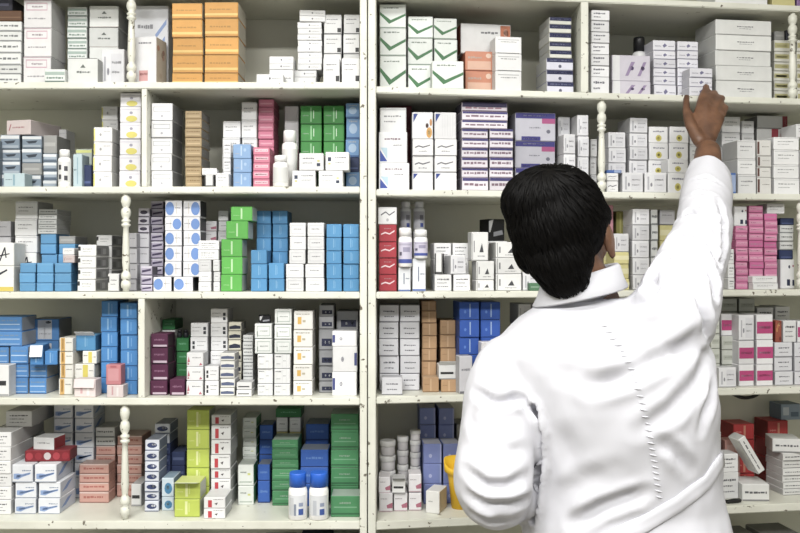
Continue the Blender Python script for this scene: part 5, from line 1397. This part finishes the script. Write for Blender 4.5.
# cloth folds: (path seen from behind, depth of the valley, width)
FOLDS = [
    ([(650, 290), (658, 272), (670, 258), (684, 252), (698, 258), (708, 274), (714, 296)], -.016, .009),
    ([(668, 246), (680, 236), (694, 236), (708, 246), (716, 262)], -.013, .008),
    ([(642, 304), (660, 284), (682, 276), (696, 290), (705, 314), (709, 345)], -.010, .010),
    ([(678, 220), (690, 212), (706, 214), (722, 224)], -.008, .008),
    ([(718, 200), (724, 222), (723, 246), (717, 270)], -.007, .007),
    ([(684, 198), (698, 192), (716, 196)], -.005, .006),
    ([(692, 180), (706, 176), (722, 184)], -.004, .005),
    ([(612, 312), (640, 306), (664, 296)], -.006, .014),
    ([(530, 330), (570, 338), (620, 352), (660, 356)], -.003, .022),
    ([(590, 388), (630, 374), (676, 352), (705, 330)], -.006, .016),
    ([(560, 375), (600, 382), (640, 378)], -.002, .018),
    ([(640, 430), (672, 410), (700, 378), (711, 350)], -.006, .016),
    ([(700, 430), (709, 400), (712, 370)], -.005, .010),
    ([(534, 406), (541, 432), (543, 465), (539, 500), (534, 520)], -.024, .0065),
    ([(512, 396), (523, 402), (531, 414)], -.006, .009),
    ([(476, 392), (492, 402), (508, 402), (520, 396)], -.007, .010),
    ([(470, 420), (488, 440), (508, 452), (526, 450)], -.004, .012),
    ([(466, 470), (486, 486), (506, 486), (526, 476)], -.007, .010),
    ([(468, 496), (490, 506), (512, 504), (530, 498)], -.007, .010),
    ([(474, 514), (496, 522), (516, 520)], -.005, .008),
    ([(575, 522), (600, 508), (624, 499), (646, 492)], -.007, .013),
    ([(560, 500), (584, 480), (612, 470)], -.003, .018),
    ([(552, 420), (570, 450), (582, 480)], -.0025, .02),
    ([(660, 440), (676, 452), (690, 470)], -.005, .012),
]
samples = []
for path, amp, wid in FOLDS:
    for p in onto(path):
        samples.append((p, amp, wid))
from mathutils.kdtree import KDTree
from mathutils import noise as mnoise
fold_trees = []
for path, amp, wid in FOLDS:
    pts = onto(path)
    if not pts:
        continue
    kd = KDTree(len(pts))
    for i, p in enumerate(pts):
        kd.insert(p, i)
    kd.balance()
    fold_trees.append((kd, amp, wid, len(pts)))
nrm = [v.normal.copy() for v in coat_me.vertices]
for v, n in zip(coat_me.vertices, nrm):
    co = v.co.copy()
    dsp = .0030 * mnoise.noise(co * 16) + .0022 * mnoise.noise(Vector((co.x * 40, co.y * 40, co.z * 18)))
    for kd, amp, wid, m in fold_trees:
        q, i, dist = kd.find(co)
        if dist < wid * 3.4:
            end = min(1, (min(i, m - 1 - i) + 1.5) / 5)
            x = dist / (wid * .85)
            dsp += 1.5 * amp * end * (math.exp(-x * x) - .55 * math.exp(-(x - 1.9) ** 2 / .7))
    v.co = co + n * dsp
coat = pchild('lab_coat', coat_me, [COAT])
sol = coat.modifiers.new('smooth', 'SMOOTH'); sol.iterations = 1; sol.factor = .4

bm = bmesh.new(); bm.from_mesh(coat_me); cb = BVHTree.FromBMesh(bm); bm.free()
def band(name, path, half, lift, mats, label=None, dens=8):
    """a strip of cloth lying on the coat along a path, half wide to either side"""
    P = []
    for (x0, y0), (x1, y1) in zip(path, path[1:]):
        for k in range(dens):
            h = surf(cb, x0 + (x1 - x0) * k / dens, y0 + (y1 - y0) * k / dens)
            if h:
                P.append(h)
    bm = bmesh.new(); rows = []
    for i, (p, n) in enumerate(P):
        t = (P[min(i + 1, len(P) - 1)][0] - P[max(i - 1, 0)][0]).normalized()
        s = n.cross(t).normalized()
        row = []
        for j, w in enumerate((-1, -.8, -.3, .3, .8, 1)):
            q, qn, _, _ = cb.find_nearest(p + s * half * w)
            row.append(bm.verts.new(q + qn * (lift * (.15 if j in (0, 5) else 1.0))))
        rows.append(row)
    for a, b in zip(rows, rows[1:]):
        for j in range(5):
            f = bm.faces.new((a[j], a[j + 1], b[j + 1], b[j])); f.smooth = True
    me = bpy.data.meshes.new(name); bm.normal_update(); bm.to_mesh(me); bm.free()
    o = pchild(name, me, mats)
    so = o.modifiers.new('thick', 'SOLIDIFY'); so.thickness = .0025; so.offset = 0
    if label:
        o['label'] = label
    return o
band('belt', [(731, 436), (724, 456), (706, 482), (678, 504), (644, 524), (606, 541), (570, 552)], .014, .0035, [COAT])
# puckered back seam
bm = bmesh.new()
sp = [(604, 326), (618, 345), (628, 362), (636, 382), (644, 410), (650, 437), (655, 467), (659, 497), (660, 512)]
pts = []
for (x0, y0), (x1, y1) in zip(sp, sp[1:]):
    n_ = max(2, int(math.hypot(x1 - x0, y1 - y0) / 6.0))
    for k in range(n_):
        h = surf(cb, x0 + (x1 - x0) * k / n_, y0 + (y1 - y0) * k / n_)
        if h:
            pts.append(h)
for i, (p, n) in enumerate(pts[:-1]):
    t = (pts[i + 1][0] - p).normalized(); s = n.cross(t).normalized()
    a = (s + t * .5).normalized()
    tube(bm, [p - a * .0055 + n * .0002, p + n * .0006, p + a * .0055 + n * .0002], [.0008, .0015, .0008], 8)
me = bpy.data.meshes.new('back_seam'); bm.to_mesh(me); bm.free()
for p in me.polygons:
    p.use_smooth = True
pchild('back_seam', me, [COAT])
# folded collar round the nape
bm = bmesh.new()
NC = W(580, 290, 1.60)
rows = []
for k in range(41):
    a = math.radians(-90 - 150 + 300 * k / 40)
    ca, sa = math.cos(a), math.sin(a)
    tilt = .019 * ca
    prof = [(.060, -.030), (.062, .0), (.064, .022), (.068, .027), (.073, .022), (.079, .002), (.087, -.014), (.0855, -.017), (.0765, -.002), (.070, .012)]
    row = []
    for r, z in prof:
        row.append(bm.verts.new(NC + Vector((ca * r * .99, sa * r * .93, z + tilt + .004))))
    rows.append(row)
m_ = len(rows[0])
for a, b in zip(rows, rows[1:]):
    for j in range(m_):
        f = bm.faces.new((a[j], a[(j + 1) % m_], b[(j + 1) % m_], b[j])); f.smooth = True
bm.faces.new(rows[0]); bm.faces.new(rows[-1][::-1])
bmesh.ops.recalc_face_normals(bm, faces=bm.faces[:])
me = bpy.data.meshes.new('collar'); bm.to_mesh(me); bm.free()
pchild('collar', me, [COAT])
# trousers and shoes
bm = bmesh.new()
tube(bm, [(HIPX - .05, HY, .9), (HIPX + .05, HY, .9)], [.11, .11], 20)
for fx, fy in FEET:
    sx = HIPX + (fx - HIPX) * .9
    tube(bm, [(sx, HY, .9), (fx, fy + .01, .5), (fx, fy - .012, .3), (fx, fy - .005, .1)], [.105, .08, .07, .066], 20)
pchild('trousers', fuse(bm, .008, 4), [TROU])
for fx, fy in FEET:
    bm = bmesh.new()
    tube(bm, [(fx, fy - .035, .05), (fx, fy + .06, .048), (fx, fy + .175, .04)], [.048, .047, .038], 18, up=(0, 0, 1), flat=.95)
    add_box(bm, fx - .043, fx + .043, fy - .08, fy + .205, 0.001, .022, .006)
    pchild('shoe', fuse(bm, .006, 2), [SHOE])
